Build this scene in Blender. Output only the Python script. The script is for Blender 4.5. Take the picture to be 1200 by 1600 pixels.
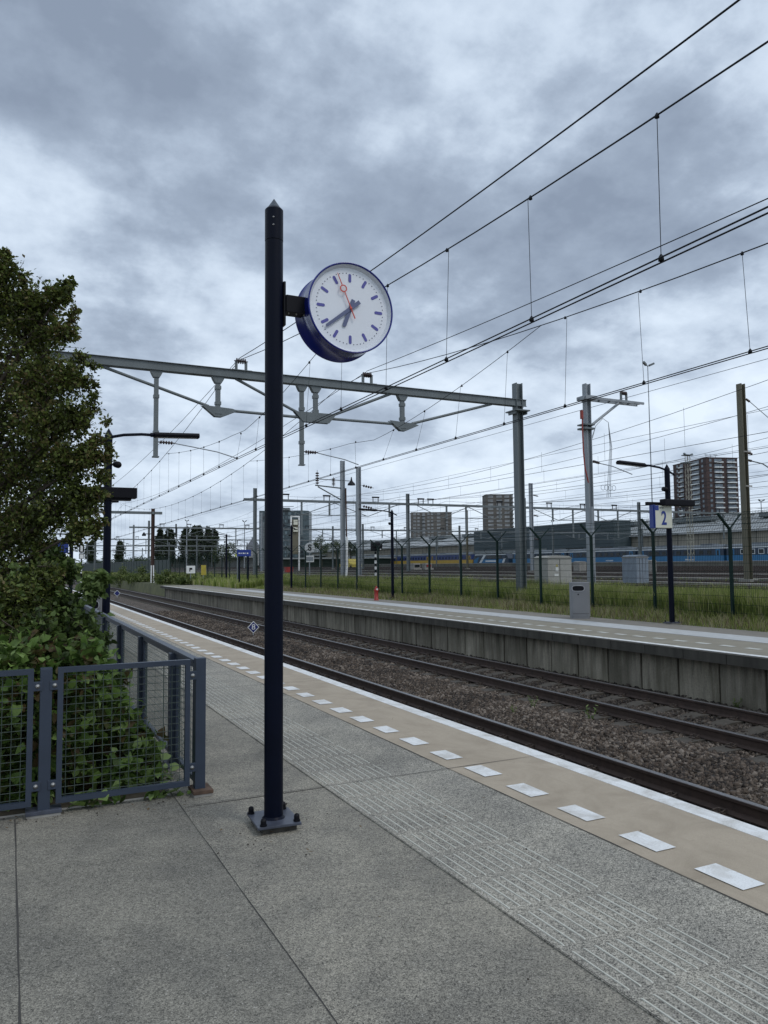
import bpy, bmesh, math, random
import numpy as np
from math import sin, cos, pi, radians, sqrt, atan, hypot
from mathutils import Vector, Matrix
random.seed(7); np.random.seed(7)
for o in list(bpy.data.objects): bpy.data.objects.remove(o)
C = bpy.context.scene.collection

# ---------------------------------------------------------------- camera
# world: +Y runs along the tracks, +X across them, platform top is z=0
F = 1200.0; H = 1.50; ROLL = 0.009
def lev(px, py):
    x = px-600; y = 800-py
    return x*cos(ROLL)+y*sin(ROLL), -x*sin(ROLL)+y*cos(ROLL)
_vx, _vy = lev(14, 887)
pitch = atan(-_vy/F); yaw = atan(-_vx/hypot(F, _vy))
FW = Vector((sin(yaw)*cos(pitch), cos(yaw)*cos(pitch), sin(pitch)))
RT = Vector((cos(yaw), -sin(yaw), 0)); UP = RT.cross(FW)
EYE = Vector((0, 0, H))
cam_d = bpy.data.cameras.new('camera'); cam = bpy.data.objects.new('camera', cam_d); C.objects.link(cam)
cr = RT*cos(ROLL)-UP*sin(ROLL); cu = RT*sin(ROLL)+UP*cos(ROLL)
cam.matrix_world = Matrix(((cr.x, cu.x, -FW.x, 0), (cr.y, cu.y, -FW.y, 0), (cr.z, cu.z, -FW.z, H), (0, 0, 0, 1)))
cam_d.sensor_fit = 'VERTICAL'; cam_d.sensor_height = 36; cam_d.lens = 36*F/1600
cam_d.clip_end = 5000; cam_d.clip_start = 0.05
sc = bpy.context.scene; sc.camera = cam
sc.render.resolution_x = 768; sc.render.resolution_y = 1024
sc.view_settings.view_transform = 'Standard'; sc.view_settings.look = 'None'
sc.view_settings.exposure = 0.50; sc.view_settings.gamma = 1

def ray(px, py):
    x, y = lev(px, py); return RT*(x/F)+FW+UP*(y/F)
def atz(px, py, z=0.0):
    d = ray(px, py); return d*((z-H)/d.z)+EYE
def atx(px, py, x):
    d = ray(px, py); return d*(x/d.x)+EYE
def aty(px, py, y):
    d = ray(px, py); return d*(y/d.y)+EYE

# ---------------------------------------------------------------- node helper
class NT:
    def __init__(s, tree): s.t = tree; s.n = tree.nodes; s.l = tree.links
    def node(s, ty, **kw):
        n = s.n.new(ty)
        for k, v in kw.items():
            if k.startswith('i_'):
                n.inputs[k[2:].replace('_', ' ')].default_value = v
            else: setattr(n, k, v)
        return n
    def link(s, a, b): s.l.new(a, b)
    def put(s, sock, v):
        if hasattr(v, 'links'): s.l.new(v, sock)
        else: sock.default_value = v
    def math(s, op, a, b=0.0, c=0.0, clamp=False):
        n = s.n.new('ShaderNodeMath'); n.operation = op; n.use_clamp = clamp
        s.put(n.inputs[0], a); s.put(n.inputs[1], b); s.put(n.inputs[2], c); return n.outputs[0]
    def mix(s, f, a, b, mode='MIX'):
        n = s.n.new('ShaderNodeMix'); n.data_type = 'RGBA'; n.blend_type = mode
        s.put(n.inputs[0], f)
        s.put(n.inputs[6], a if hasattr(a, 'links') else (*a, 1)[:4]); s.put(n.inputs[7], b if hasattr(b, 'links') else (*b, 1)[:4])
        return n.outputs[2]
    def ramp(s, f, stops, interp='LINEAR'):
        n = s.n.new('ShaderNodeValToRGB'); n.color_ramp.interpolation = interp
        e = n.color_ramp.elements
        while len(e) < len(stops): e.new(0.5)
        for i, (p, c) in enumerate(stops):
            e[i].position = p; e[i].color = (*c, 1) if len(c) == 3 else c
        s.put(n.inputs[0], f); return n.outputs[0]
    def noise(s, vec, scale, detail=4, rough=.55, dist=0.0):
        n = s.n.new('ShaderNodeTexNoise'); n.inputs['Scale'].default_value = scale
        n.inputs['Detail'].default_value = detail; n.inputs['Roughness'].default_value = rough
        n.inputs['Distortion'].default_value = dist
        if vec is not None: s.l.new(vec, n.inputs['Vector'])
        return n.outputs['Fac']
    def maprange(s, v, a, b, c=0., d=1.):
        n = s.n.new('ShaderNodeMapRange'); s.put(n.inputs[0], v)
        for i, k in enumerate((a, b, c, d)): n.inputs[i+1].default_value = k
        return n.outputs[0]

# ---------------------------------------------------------------- sky and light
world = bpy.data.worlds.new('World'); sc.world = world; world.use_nodes = True
w = NT(world.node_tree); w.n.clear()
SUN_EL, SUN_AZ = radians(52), radians(150)       # azimuth from +Y clockwise
tc = w.node('ShaderNodeTexCoord'); sep = w.node('ShaderNodeSeparateXYZ'); w.link(tc.outputs['Generated'], sep.inputs[0])
zz = w.math('ADD', w.math('MAXIMUM', sep.outputs[2], 0.0), 0.36)
cmb = w.node('ShaderNodeCombineXYZ'); w.link(w.math('DIVIDE', sep.outputs[0], zz), cmb.inputs[0]); w.link(w.math('DIVIDE', sep.outputs[1], zz), cmb.inputs[1])
n1 = w.noise(cmb.outputs[0], 1.9, 6, .52, .0)
n2 = w.noise(cmb.outputs[0], 4.6, 9, .60, .0)
dens = w.math('ADD', w.math('MULTIPLY', n1, 0.60), w.math('MULTIPLY', n2, 0.40))
# broad cloud banks: (direction through which they are seen, angular radius, weight)
banks = [((210, 140), .24, .10), ((60, 60), .18, .06), ((330, 270), .11, .06), ((790, 140), .19, .10), ((890, 340), .13, .05),
         ((1120, 230), .13, .045), ((230, 640), .10, .04), ((640, 200), .09, .04), ((1000, 520), .1, .03), ((530, 60), .10, -.10), ((120, 320), .11, -.06),
         ((60, 430), .12, -.05), ((1080, 440), .09, -.035), ((450, 400), .12, -.04), ((1170, 60), .10, -.03), ((620, 680), .16, -.02), ((1150, 560), .1, -.05)]
for (px, py), rad, wt in banks:
    d = ray(px, py).normalized()
    dp = w.node('ShaderNodeVectorMath', operation='DOT_PRODUCT'); w.link(tc.outputs['Generated'], dp.inputs[0]); dp.inputs[1].default_value = d
    f = w.maprange(dp.outputs['Value'], cos(rad*1.9), 1.0, 0, 1)
    f = w.math('POWER', f, 1.3)
    dens = w.math('ADD', dens, w.math('MULTIPLY', f, wt))
dens = w.math('MULTIPLY_ADD', w.math('SUBTRACT', dens, .5), 1.9, .47)
cloud = w.ramp(dens, [(.26, (.62, .70, .79)), (.40, (.52, .60, .70)), (.50, (.43, .505, .605)), (.58, (.325, .39, .485)), (.66, (.255, .31, .395)), (.80, (.195, .24, .315))])
low = w.maprange(sep.outputs[2], 0.0, 0.30, 1, 0)
cloud = w.mix(w.math('MULTIPLY', low, .35), cloud, (.50, .58, .68))
sky = w.node('ShaderNodeTexSky', sky_type='NISHITA', sun_disc=False, sun_elevation=SUN_EL, sun_rotation=SUN_AZ)
bg1 = w.node('ShaderNodeBackground'); w.link(sky.outputs[0], bg1.inputs[0]); bg1.inputs[1].default_value = 0.05
bg2 = w.node('ShaderNodeBackground'); w.link(cloud, bg2.inputs[0]); bg2.inputs[1].default_value = 1.0
mx = w.node('ShaderNodeMixShader'); mx.inputs[0].default_value = 0.95
w.link(bg1.outputs[0], mx.inputs[1]); w.link(bg2.outputs[0], mx.inputs[2])
wo = w.node('ShaderNodeOutputWorld'); w.link(mx.outputs[0], wo.inputs[0])
sd = bpy.data.lights.new('sun', 'SUN'); sd.energy = 0.7; sd.angle = radians(18); sd.color = (1, .96, .9)
so = bpy.data.objects.new('sun', sd); C.objects.link(so)
sv = Vector((sin(SUN_AZ)*cos(SUN_EL), cos(SUN_AZ)*cos(SUN_EL), sin(SUN_EL)))
so.rotation_euler = sv.to_track_quat('Z', 'Y').to_euler()

# ---------------------------------------------------------------- materials
MATS = {}
def M(name, rgb, rough=.6, metal=0.0, var=.18, scale=6.0, bump=0.0, bscale=60, streak=False, spec=.5):
    if name in MATS: return MATS[name]
    m = bpy.data.materials.new(name); m.use_nodes = True
    t = NT(m.node_tree); b = t.n['Principled BSDF']
    tcn = t.node('ShaderNodeTexCoord'); vec = tcn.outputs['Object']
    if streak:
        mp = t.node('ShaderNodeMapping'); mp.inputs['Scale'].default_value = (1, 1, .12); t.link(vec, mp.inputs[0]); vec = mp.outputs[0]
    f = t.noise(vec, scale, 6, .6)
    f = t.maprange(f, .3, .7, 0, 1)
    lo = tuple(c*(1-var) for c in rgb); hi = tuple(min(c*(1+var), .95) for c in rgb)
    t.link(t.mix(f, lo, hi), b.inputs['Base Color'])
    b.inputs['Roughness'].default_value = rough; b.inputs['Metallic'].default_value = metal
    b.inputs['Specular IOR Level'].default_value = spec
    if bump:
        bn = t.node('ShaderNodeBump'); bn.inputs['Strength'].default_value = bump; bn.inputs['Distance'].default_value = .01
        t.link(t.noise(tcn.outputs['Object'], bscale, 4), bn.inputs['Height']); t.link(bn.outputs[0], b.inputs['Normal'])
    MATS[name] = m; return m

def leafmat(name, cols, trans=.35):
    m = bpy.data.materials.new(name); m.use_nodes = True
    t = NT(m.node_tree); b = t.n['Principled BSDF']; out = t.n['Material Output']
    g = t.node('ShaderNodeNewGeometry')
    tcn = t.node('ShaderNodeTexCoord')
    big = t.maprange(t.noise(tcn.outputs['Object'], 1.7, 3), .35, .65, -.25, .25)
    r = t.math('ADD', g.outputs['Random Per Island'], big, clamp=True)
    k = len(cols)
    c = t.ramp(r, [(i/(k-1), cc) for i, cc in enumerate(cols)])
    t.link(c, b.inputs['Base Color']); b.inputs['Roughness'].default_value = .55; b.inputs['Specular IOR Level'].default_value = .35
    tr = t.node('ShaderNodeBsdfTranslucent'); t.link(c, tr.inputs[0])
    mxs = t.node('ShaderNodeMixShader'); mxs.inputs[0].default_value = trans
    t.link(b.outputs[0], mxs.inputs[1]); t.link(tr.outputs[0], mxs.inputs[2]); t.link(mxs.outputs[0], out.inputs[0])
    MATS[name] = m; return m

def concrete_aggregate(name, base, fine=230., contrast=.55, stain=.35):
    m = bpy.data.materials.new(name); m.use_nodes = True
    t = NT(m.node_tree); b = t.n['Principled BSDF']
    tcn = t.node('ShaderNodeTexCoord'); v = tcn.outputs['Object']
    f1 = t.noise(v, fine, 2, .7)
    vo = t.node('ShaderNodeTexVoronoi'); vo.inputs['Scale'].default_value = 210; t.link(v, vo.inputs['Vector'])
    peb = t.node('ShaderNodeSeparateColor'); t.link(vo.outputs['Color'], peb.inputs[0])
    s1 = t.maprange(t.noise(v, 1.6, 8, .62, .5), .38, .62, 0, 1)
    s2 = t.maprange(t.noise(v, 5.0, 6, .65), .3, .7, 0, 1)
    gr = t.math('ADD', t.math('MULTIPLY', t.maprange(f1, .3, .7, -.5, .5), contrast), t.math('MULTIPLY', t.math('SUBTRACT', peb.outputs[0], .5), contrast*.9))
    vo2 = t.node('ShaderNodeTexVoronoi'); vo2.inputs['Scale'].default_value = 95; t.link(v, vo2.inputs['Vector'])
    pb2 = t.node('ShaderNodeSeparateColor'); t.link(vo2.outputs['Color'], pb2.inputs[0])
    gr = t.math('ADD', gr, t.math('MULTIPLY', t.math('SUBTRACT', pb2.outputs[0], .5), contrast*.40))
    bl = t.maprange(t.noise(v, .55, 7, .68, 1.2), .50, .66, 0, 1); sp = t.maprange(t.noise(v, 9.0, 5, .7, .4), .60, .70, 0, 1)
    gr = t.math('SUBTRACT', gr, t.math('ADD', t.math('MULTIPLY', bl, .20), t.math('MULTIPLY', sp, .16)))
    fleck = t.maprange(peb.outputs[1], .985, .995, 0, .75)
    dark = tuple(c*(1-stain) for c in base); lite = (base[0]*(1+stain*.8), base[1]*(1+stain*.72), base[2]*(1+stain*.55))
    c = t.mix(t.math('ADD', t.math('MULTIPLY', s1, .6), t.math('MULTIPLY', s2, .4)), dark, lite)
    mul = t.math('ADD', gr, 1.0)
    hs = t.node('ShaderNodeHueSaturation'); t.link(c, hs.inputs['Color']); t.link(mul, hs.inputs['Value'])
    c2 = t.mix(fleck, hs.outputs[0], (.42, .40, .36))
    t.link(c2, b.inputs['Base Color']); b.inputs['Roughness'].default_value = .85
    bn = t.node('ShaderNodeBump'); bn.inputs['Strength'].default_value = .5; bn.inputs['Distance'].default_value = .003
    t.link(f1, bn.inputs['Height']); t.link(bn.outputs[0], b.inputs['Normal'])
    MATS[name] = m; return m

def worn(name, base, dirt, rough, scale, amt=.8):
    m = bpy.data.materials.new(name); m.use_nodes = True
    t = NT(m.node_tree); b = t.n['Principled BSDF']; v = t.node('ShaderNodeTexCoord').outputs['Object']
    a = t.maprange(t.noise(v, scale, 8, .66, .6), .42, .72, 0, 1); c = t.maprange(t.noise(v, scale*14, 5, .7), .55, .72, 0, .8)
    f = t.math('MULTIPLY', t.math('MAXIMUM', a, t.math('MULTIPLY', c, .8)), amt)
    mp = t.node('ShaderNodeMapping'); mp.inputs['Scale'].default_value = (1, .06, 1); t.link(v, mp.inputs[0])
    st = t.maprange(t.noise(mp.outputs[0], scale*7, 5, .6), .52, .72, 0, .45*amt)
    col = t.mix(t.math('MAXIMUM', f, st), base, dirt)
    g = t.maprange(t.noise(v, 160, 3, .7), .3, .7, .88, 1.12); hs = t.node('ShaderNodeHueSaturation'); t.link(col, hs.inputs['Color']); t.link(g, hs.inputs['Value'])
    t.link(hs.outputs[0], b.inputs['Base Color']); b.inputs['Roughness'].default_value = rough
    bn = t.node('ShaderNodeBump'); bn.inputs['Strength'].default_value = .3; bn.inputs['Distance'].default_value = .002
    t.link(t.noise(v, 190, 3), bn.inputs['Height']); t.link(bn.outputs[0], b.inputs['Normal'])
    MATS[name] = m; return m
mc_slab = concrete_aggregate('exposed aggregate concrete', (.180, .171, .147), contrast=1.05, stain=.30)
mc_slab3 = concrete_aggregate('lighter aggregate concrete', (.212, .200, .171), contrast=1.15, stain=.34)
mc_slab2 = concrete_aggregate('pale aggregate concrete', (.262, .249, .217), contrast=1.4, stain=.26)
mc_far = M('weathered platform concrete', (.19, .175, .15), .9, var=.15, scale=3)
m_ochre = worn('ochre coating', (.375, .315, .24), (.25, .205, .15), .8, 2.4)
m_white = worn('white road paint', (.74, .75, .75), (.36, .33, .28), .6, 6.0, amt=.8)
m_rib = M('cream tactile rib', (.50, .49, .43), .6, var=.12, scale=30)
m_joint = M('dark joint', (.045, .042, .038), .9)
m_navy = M('navy black paint', (.0014, .0032, .0115), .42, var=.2, scale=3, spec=.13)
m_navyplate = M('worn navy plate', (.055, .062, .085), .42, var=.35, scale=14)
m_black = M('black plastic', (.006, .006, .009), .5, spec=.15)
m_rail_b = M('blue grey railing paint', (.030, .042, .066), .42, var=.12, scale=4, bump=.02)
m_wire_g = M('dark mesh wire', (.05, .07, .06), .5)
m_bolt = M('zinc bolt', (.35, .35, .34), .4, metal=.8)
m_rust = M('rusty steel', (.085, .052, .035), .85, var=.45, scale=16, bump=.3, bscale=40)
m_clkblue = M('glossy clock blue', (.008, .016, .19), .22, var=.04)
m_dial = M('white dial', (.74, .77, .83), .5, var=.01)
m_ring = M('white enamel reveal', (.62, .65, .70), .4, var=.02)
m_mark = M('violet blue dial mark', (.085, .085, .33), .5, var=.03)
m_dot = M('dark dial dot', (.05, .055, .10), .5)
m_hand = M('slate blue hand', (.10, .12, .22), .5, var=.03)
m_red = M('red second hand', (.55, .085, .06), .5, var=.03)
m_steel = M('grey painted portal steel', (.125, .145, .152), .5, var=.16, scale=2.5, streak=True)
m_steel_l = M('galvanised steel', (.26, .285, .31), .45, var=.18, scale=3, streak=True)
m_steel_b = M('olive brown mast paint', (.12, .11, .075), .6, var=.15, streak=True)
m_steel_r = M('rusty brown mast steel', (.065, .036, .03), .8, var=.4, scale=2, streak=True)
m_wire = M('overhead wire copper dark', (.012, .014, .018), .6, spec=.2)
m_ins = M('brown insulator', (.035, .018, .016), .3)
m_ins_w = M('pale insulator end', (.4, .38, .33), .5)
m_railside = M('rusty rail steel', (.046, .028, .021), .75, var=.3, scale=8, bump=.1)
m_railtop = M('polished rail head', (.20, .19, .19), .32, metal=.8, var=.12, scale=20)
m_sleeper = M('grimy concrete sleeper', (.058, .050, .040), .9, var=.25, scale=6, bump=.2)
m_wallp = None
m_fence = M('dark green fence paint', (.004, .018, .015), .5, var=.12, spec=.2)
m_dirt = M('earth and leaf litter', (.055, .045, .03), .95, var=.4, scale=7, bump=.5, bscale=30)
m_bin = M('grey bin paint', (.185, .19, .20), .5, var=.06, scale=2)
m_redp = M('red hydrant paint', (.30, .022, .016), .5, var=.2, scale=9)
m_whitep = M('white enamel', (.72, .73, .72), .5, var=.05)
m_blue = M('station blue', (.012, .035, .22), .35, var=.04)
m_blue2 = M('faded box blue', (.035, .06, .24), .4, var=.08)
m_cream = M('cream sign face', (.62, .62, .52), .5, var=.03)
m_yellow = M('yellow sign', (.42, .34, .05), .5)
m_clip = M('dark rail clip', (.05, .036, .028), .8)
m_kerb = M('pale kerb concrete', (.27, .26, .24), .85, var=.25, scale=9, bump=.2)
m_bark = M('brown bark', (.06, .045, .032), .9, var=.4, scale=12, bump=.5)
m_gravel = M('pale service path gravel', (.27, .26, .23), .95, var=.25, scale=3, bump=.3)

def ballast_mat(name, cols, scale):
    m = bpy.data.materials.new(name); m.use_nodes = True
    t = NT(m.node_tree); b = t.n['Principled BSDF']
    tcn = t.node('ShaderNodeTexCoord'); v = tcn.outputs['Object']
    vo = t.node('ShaderNodeTexVoronoi'); vo.inputs['Scale'].default_value = scale; t.link(v, vo.inputs['Vector'])
    sp = t.node('ShaderNodeSeparateColor'); t.link(vo.outputs['Color'], sp.inputs[0])
    c = t.ramp(sp.outputs[0], [(i/(len(cols)-1), cc) for i, cc in enumerate(cols)])
    big = t.maprange(t.noise(v, .8, 5), .35, .65, .75, 1.2)
    hs = t.node('ShaderNodeHueSaturation'); t.link(c, hs.inputs['Color']); t.link(big, hs.inputs['Value'])
    t.link(hs.outputs[0], b.inputs['Base Color']); b.inputs['Roughness'].default_value = .9
    bn = t.node('ShaderNodeBump'); bn.inputs['Strength'].default_value = .9; bn.inputs['Distance'].default_value = .03
    inv = t.math('SUBTRACT', 1.0, vo.outputs['Distance']); t.link(inv, bn.inputs['Height']); t.link(bn.outputs[0], b.inputs['Normal'])
    MATS[name] = m; return m
STN = [(.016, .012, .009), (.040, .029, .021), (.068, .049, .035), (.10, .075, .056), (.20, .165, .135)]
m_ballast = ballast_mat('ballast bed', STN, 22)
m_yardbal = ballast_mat('yard ballast', [(.10, .07, .05), (.16, .125, .095), (.25, .21, .165)], 8)
def stone_mat(nm='ballast stone', k=1.0):
    m = bpy.data.materials.new(nm); m.use_nodes = True
    t = NT(m.node_tree); b = t.n['Principled BSDF']; g = t.node('ShaderNodeNewGeometry')
    tcn = t.node('ShaderNodeTexCoord')
    big = t.maprange(t.noise(tcn.outputs['Object'], 1.0, 4), .35, .65, -.22, .22)
    r = t.math('ADD', g.outputs['Random Per Island'], big, clamp=True)
    t.link(t.ramp(r, [(i/4, tuple(q*k for q in c)) for i, c in enumerate(STN)]), b.inputs['Base Color']); b.inputs['Roughness'].default_value = .85
    return m
m_stone = stone_mat(); m_stone2 = stone_mat('sooty ballast stone', .55)

# ---------------------------------------------------------------- mesh builder
def wloc(o):
    v = Vector((0, 0, 0))
    while o is not None: v += o.location; o = o.parent
    return v
class MB:
    def __init__(s): s.v = []; s.f = []; s.m = []; s.sm = []
    def add(s, vs, fs, mi=0, smooth=False):
        n = len(s.v); s.v += [tuple(v) for v in vs]
        for f in fs: s.f.append([i+n for i in f]); s.m.append(mi); s.sm.append(smooth)
        return s
    def box(s, x0, x1, y0, y1, z0, z1, mi=0):
        vs = [(x, y, z) for z in (z0, z1) for y in (y0, y1) for x in (x0, x1)]
        return s.add(vs, [(0, 2, 3, 1), (4, 5, 7, 6), (0, 1, 5, 4), (2, 6, 7, 3), (0, 4, 6, 2), (1, 3, 7, 5)], mi)
    def cbox(s, c, sx, sy, sz, mi=0): return s.box(c[0]-sx/2, c[0]+sx/2, c[1]-sy/2, c[1]+sy/2, c[2]-sz/2, c[2]+sz/2, mi)
    def bbox(s, x0, x1, y0, y1, z0, z1, b=.01, mi=0):      # box with chamfered edges
        bm = bmesh.new(); bmesh.ops.create_cube(bm, size=1)
        for v in bm.verts: v.co = Vector(((x0+x1)/2+v.co.x*(x1-x0), (y0+y1)/2+v.co.y*(y1-y0), (z0+z1)/2+v.co.z*(z1-z0)))
        bmesh.ops.bevel(bm, geom=bm.edges[:], offset=b, segments=2, affect='EDGES', profile=.7)
        bm.verts.index_update(); s.add([v.co for v in bm.verts], [[v.index for v in f.verts] for f in bm.faces], mi); bm.free(); return s
    def bar(s, p0, p1, w, h, mi=0, up=(0, 0, 1)):
        p0 = Vector(p0); p1 = Vector(p1); d = (p1-p0).normalized(); u = Vector(up)
        if abs(d.dot(u)) > .98: u = Vector((0, 1, 0))
        r = d.cross(u).normalized(); u = r.cross(d)
        vs = [p+r*(a*w/2)+u*(b*h/2) for p in (p0, p1) for a, b in ((-1, -1), (1, -1), (1, 1), (-1, 1))]
        return s.add(vs, [(0, 3, 2, 1), (4, 5, 6, 7), (0, 1, 5, 4), (1, 2, 6, 5), (2, 3, 7, 6), (3, 0, 4, 7)], mi)
    def tube(s, p0, p1, r, n=8, r1=None, mi=0, caps=True):
        p0 = Vector(p0); p1 = Vector(p1); r1 = r if r1 is None else r1
        d = (p1-p0).normalized(); a = d.orthogonal().normalized(); b = d.cross(a)
        vs = []
        for p, rr in ((p0, r), (p1, r1)):
            for i in range(n):
                t = 2*pi*i/n; vs.append(p+(a*cos(t)+b*sin(t))*rr)
        s.add(vs, [(i, (i+1) % n, n+(i+1) % n, n+i) for i in range(n)], mi, n > 4)
        if caps: s.add(vs, [tuple(range(n))[::-1], tuple(range(n, 2*n))], mi)
        return s
    def poly(s, pts, r, n=5, mi=0):
        pts = [Vector(p) for p in pts]; rings = []
        for i, p in enumerate(pts):
            d = (pts[min(i+1, len(pts)-1)]-pts[max(i-1, 0)]).normalized()
            u = Vector((0, 0, 1)) if abs(d.z) < .95 else Vector((0, 1, 0))
            a = d.cross(u).normalized(); b = a.cross(d)
            rr = r[i] if isinstance(r, (list, tuple)) else r
            rings += [p+(a*cos(2*pi*k/n)+b*sin(2*pi*k/n))*rr for k in range(n)]
        fs = [(i*n+k, i*n+(k+1) % n, (i+1)*n+(k+1) % n, (i+1)*n+k) for i in range(len(pts)-1) for k in range(n)]
        return s.add(rings, fs, mi, True)
    def lathe(s, c, axis, prof, n=24, mi=0, smooth=True):     # prof: (distance along axis, radius)
        c = Vector(c); d = Vector(axis).normalized(); a = d.orthogonal().normalized(); b = d.cross(a); vs = []
        for t, r in prof: vs += [c+d*t+(a*cos(2*pi*i/n)+b*sin(2*pi*i/n))*r for i in range(n)]
        k = len(prof)
        fs = [(j*n+i, j*n+(i+1) % n, (j+1)*n+(i+1) % n, (j+1)*n+i) for j in range(k-1) for i in range(n)]
        s.add(vs, fs, mi, smooth)
        return s
    def disc(s, c, axis, r, n=32, mi=0, th=0.0):
        if th: return s.tube(Vector(c)-Vector(axis)*th/2, Vector(c)+Vector(axis)*th/2, r, n, mi=mi)
        return s.lathe(c, axis, [(0, r), (0, 1e-4)], n, mi)
    def prism(s, poly, y0, y1, mi=0, ax='y'):                 # 2-D outline extruded along an axis
        n = len(poly)
        def P(a, b, t): return (a, t, b) if ax == 'y' else ((t, a, b) if ax == 'x' else (a, b, t))
        vs = [P(a, b, y0) for a, b in poly]+[P(a, b, y1) for a, b in poly]
        return s.add(vs, [tuple(range(n)), tuple(range(n, 2*n))[::-1]]+[(i, n+i, n+(i+1) % n, (i+1) % n) for i in range(n)], mi)
    def build(s, name, mats, parent=None, local=False):
        me = bpy.data.meshes.new(name); off = Vector((0, 0, 0)) if (parent is None or local) else wloc(parent)
        me.from_pydata([(v[0]-off.x, v[1]-off.y, v[2]-off.z) for v in s.v], [], s.f)
        if not isinstance(mats, (list, tuple)): mats = [mats]
        for m in mats: me.materials.append(m)
        me.polygons.foreach_set('material_index', s.m); me.polygons.foreach_set('use_smooth', s.sm)
        bm = bmesh.new(); bm.from_mesh(me); bmesh.ops.recalc_face_normals(bm, faces=bm.faces[:]); bm.to_mesh(me); bm.free()
        me.update(); o = bpy.data.objects.new(name, me); C.objects.link(o)
        if parent is not None: o.parent = parent
        return o
def np_mesh(name, V, Fc, k, mats, parent=None, smooth=False, mi=None):
    me = bpy.data.meshes.new(name); nf = len(Fc)
    off = np.array(wloc(parent)) if parent is not None else np.zeros(3)
    me.vertices.add(len(V)); me.vertices.foreach_set('co', (V-off).astype(np.float32).ravel())
    me.loops.add(nf*k); me.loops.foreach_set('vertex_index', Fc.astype(np.int32).ravel())
    me.polygons.add(nf); me.polygons.foreach_set('loop_start', np.arange(0, nf*k, k, dtype=np.int32))
    me.polygons.foreach_set('loop_total', np.full(nf, k, dtype=np.int32))
    if not isinstance(mats, (list, tuple)): mats = [mats]
    for m in mats: me.materials.append(m)
    if mi is not None: me.polygons.foreach_set('material_index', mi.astype(np.int32))
    me.update(calc_edges=True); me.validate()
    o = bpy.data.objects.new(name, me); C.objects.link(o)
    if parent is not None: o.parent = parent
    return o
def tag(o, label, cat, group=None):
    o['label'] = label; o['category'] = cat
    if group: o['group'] = group
    return o
def thing(name, label, cat, loc=(0, 0, 0), group=None):
    o = bpy.data.objects.new(name, None); C.objects.link(o); o.location = loc; o.empty_display_size = .2
    return tag(o, label, cat, group)
def kind(o, k): o['kind'] = k; return o
def copy_tree(o, parent=None):
    c = o.copy(); C.objects.link(c); c.parent = parent
    for ch in list(o.children): copy_tree(ch, c)
    return c
def dup(o, loc, label, group=None):
    c = copy_tree(o); c.location = loc; c['label'] = label
    if group: c['group'] = group
    return c
def text(s, size, loc, mat, parent, face='-y', depth=.004, name='lettering', sx=1.0, bold=0.0):
    cu = bpy.data.curves.new('t', 'FONT'); cu.body = s; cu.size = size; cu.align_x = 'CENTER'; cu.align_y = 'CENTER'; cu.extrude = depth; cu.offset = bold
    o = bpy.data.objects.new('t', cu); C.objects.link(o)
    dg = bpy.context.evaluated_depsgraph_get(); me = bpy.data.meshes.new_from_object(o.evaluated_get(dg))
    bpy.data.objects.remove(o)
    R = {'-y': Matrix.Rotation(pi/2, 4, 'X'), '-x': Matrix.Rotation(-pi/2, 4, 'Z') @ Matrix.Rotation(pi/2, 4, 'X')}[face]
    me.transform(Matrix.Translation(Vector(loc)-wloc(parent)) @ R @ Matrix.Diagonal((sx, 1, 1, 1)))
    me.name = name; me.materials.clear(); me.materials.append(mat)
    n = bpy.data.objects.new(name, me); C.objects.link(n); n.parent = parent; return n
#@@SETTING
# ================================================================ SETTING
def ground_z(x):
    xs = [-400, 3.5, 3.9, 11.15, 11.27, 14.5, 16.2, 18.5, 20.5, 30, 140, 3000]; zs = [-.06, -.06, -1.02, -1.02, -.06, -.03, .02, .22, .42, .55, .70, .9]
    return float(np.interp(x, xs, zs))
def ground_patch(name, xs, ys, mat, dz=0.0):
    V = []; Fc = []
    for x in xs:
        for y in ys: V.append((x, y, ground_z(x)+dz))
    n = len(ys)
    for i in range(len(xs)-1):
        for j in range(n-1): Fc.append((i*n+j, (i+1)*n+j, (i+1)*n+j+1, i*n+j+1))
    o = np_mesh(name, np.array(V), np.array(Fc), 4, mat); return kind(o, 'structure')
ys = [-400, -50, 0, 50, 100, 200, 400, 900, 3000]
m_grassy = M('grassy soil', (.07, .075, .032), .95, var=.4, scale=.9, bump=.4, bscale=20)
ground_patch('ground', [-2000, -400, -50, -5, 3.5, 3.9, 7, 11.15, 11.27, 14.5, 16.2, 18.5, 20.5, 30, 80, 140, 400, 3000], ys, m_grassy)
# ballast bed of the two platform tracks (a hump between the tracks)
V = []; Fc = []
prof = [(3.7, -.99), (4.3, -.95), (6.7, -.95), (7.0, -.93), (7.5, -.89), (8.05, -.93), (8.3, -.975), (10.5, -.975), (10.75, -.92), (11.2, -.90)]
yy = np.concatenate([np.arange(-8, 40, .6), np.arange(40, 400, 6)])
for x, z in prof:
    for y in yy: V.append((x, y, z+.02*sin(y*1.7+x*3)*(x > 6.8 and x < 8.2)))
n = len(yy)
for i in range(len(prof)-1):
    for j in range(n-1): Fc.append((i*n+j, (i+1)*n+j, (i+1)*n+j+1, i*n+j+1))
kind(np_mesh('track_bed', np.array(V), np.array(Fc), 4, m_ballast), 'structure')
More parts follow.
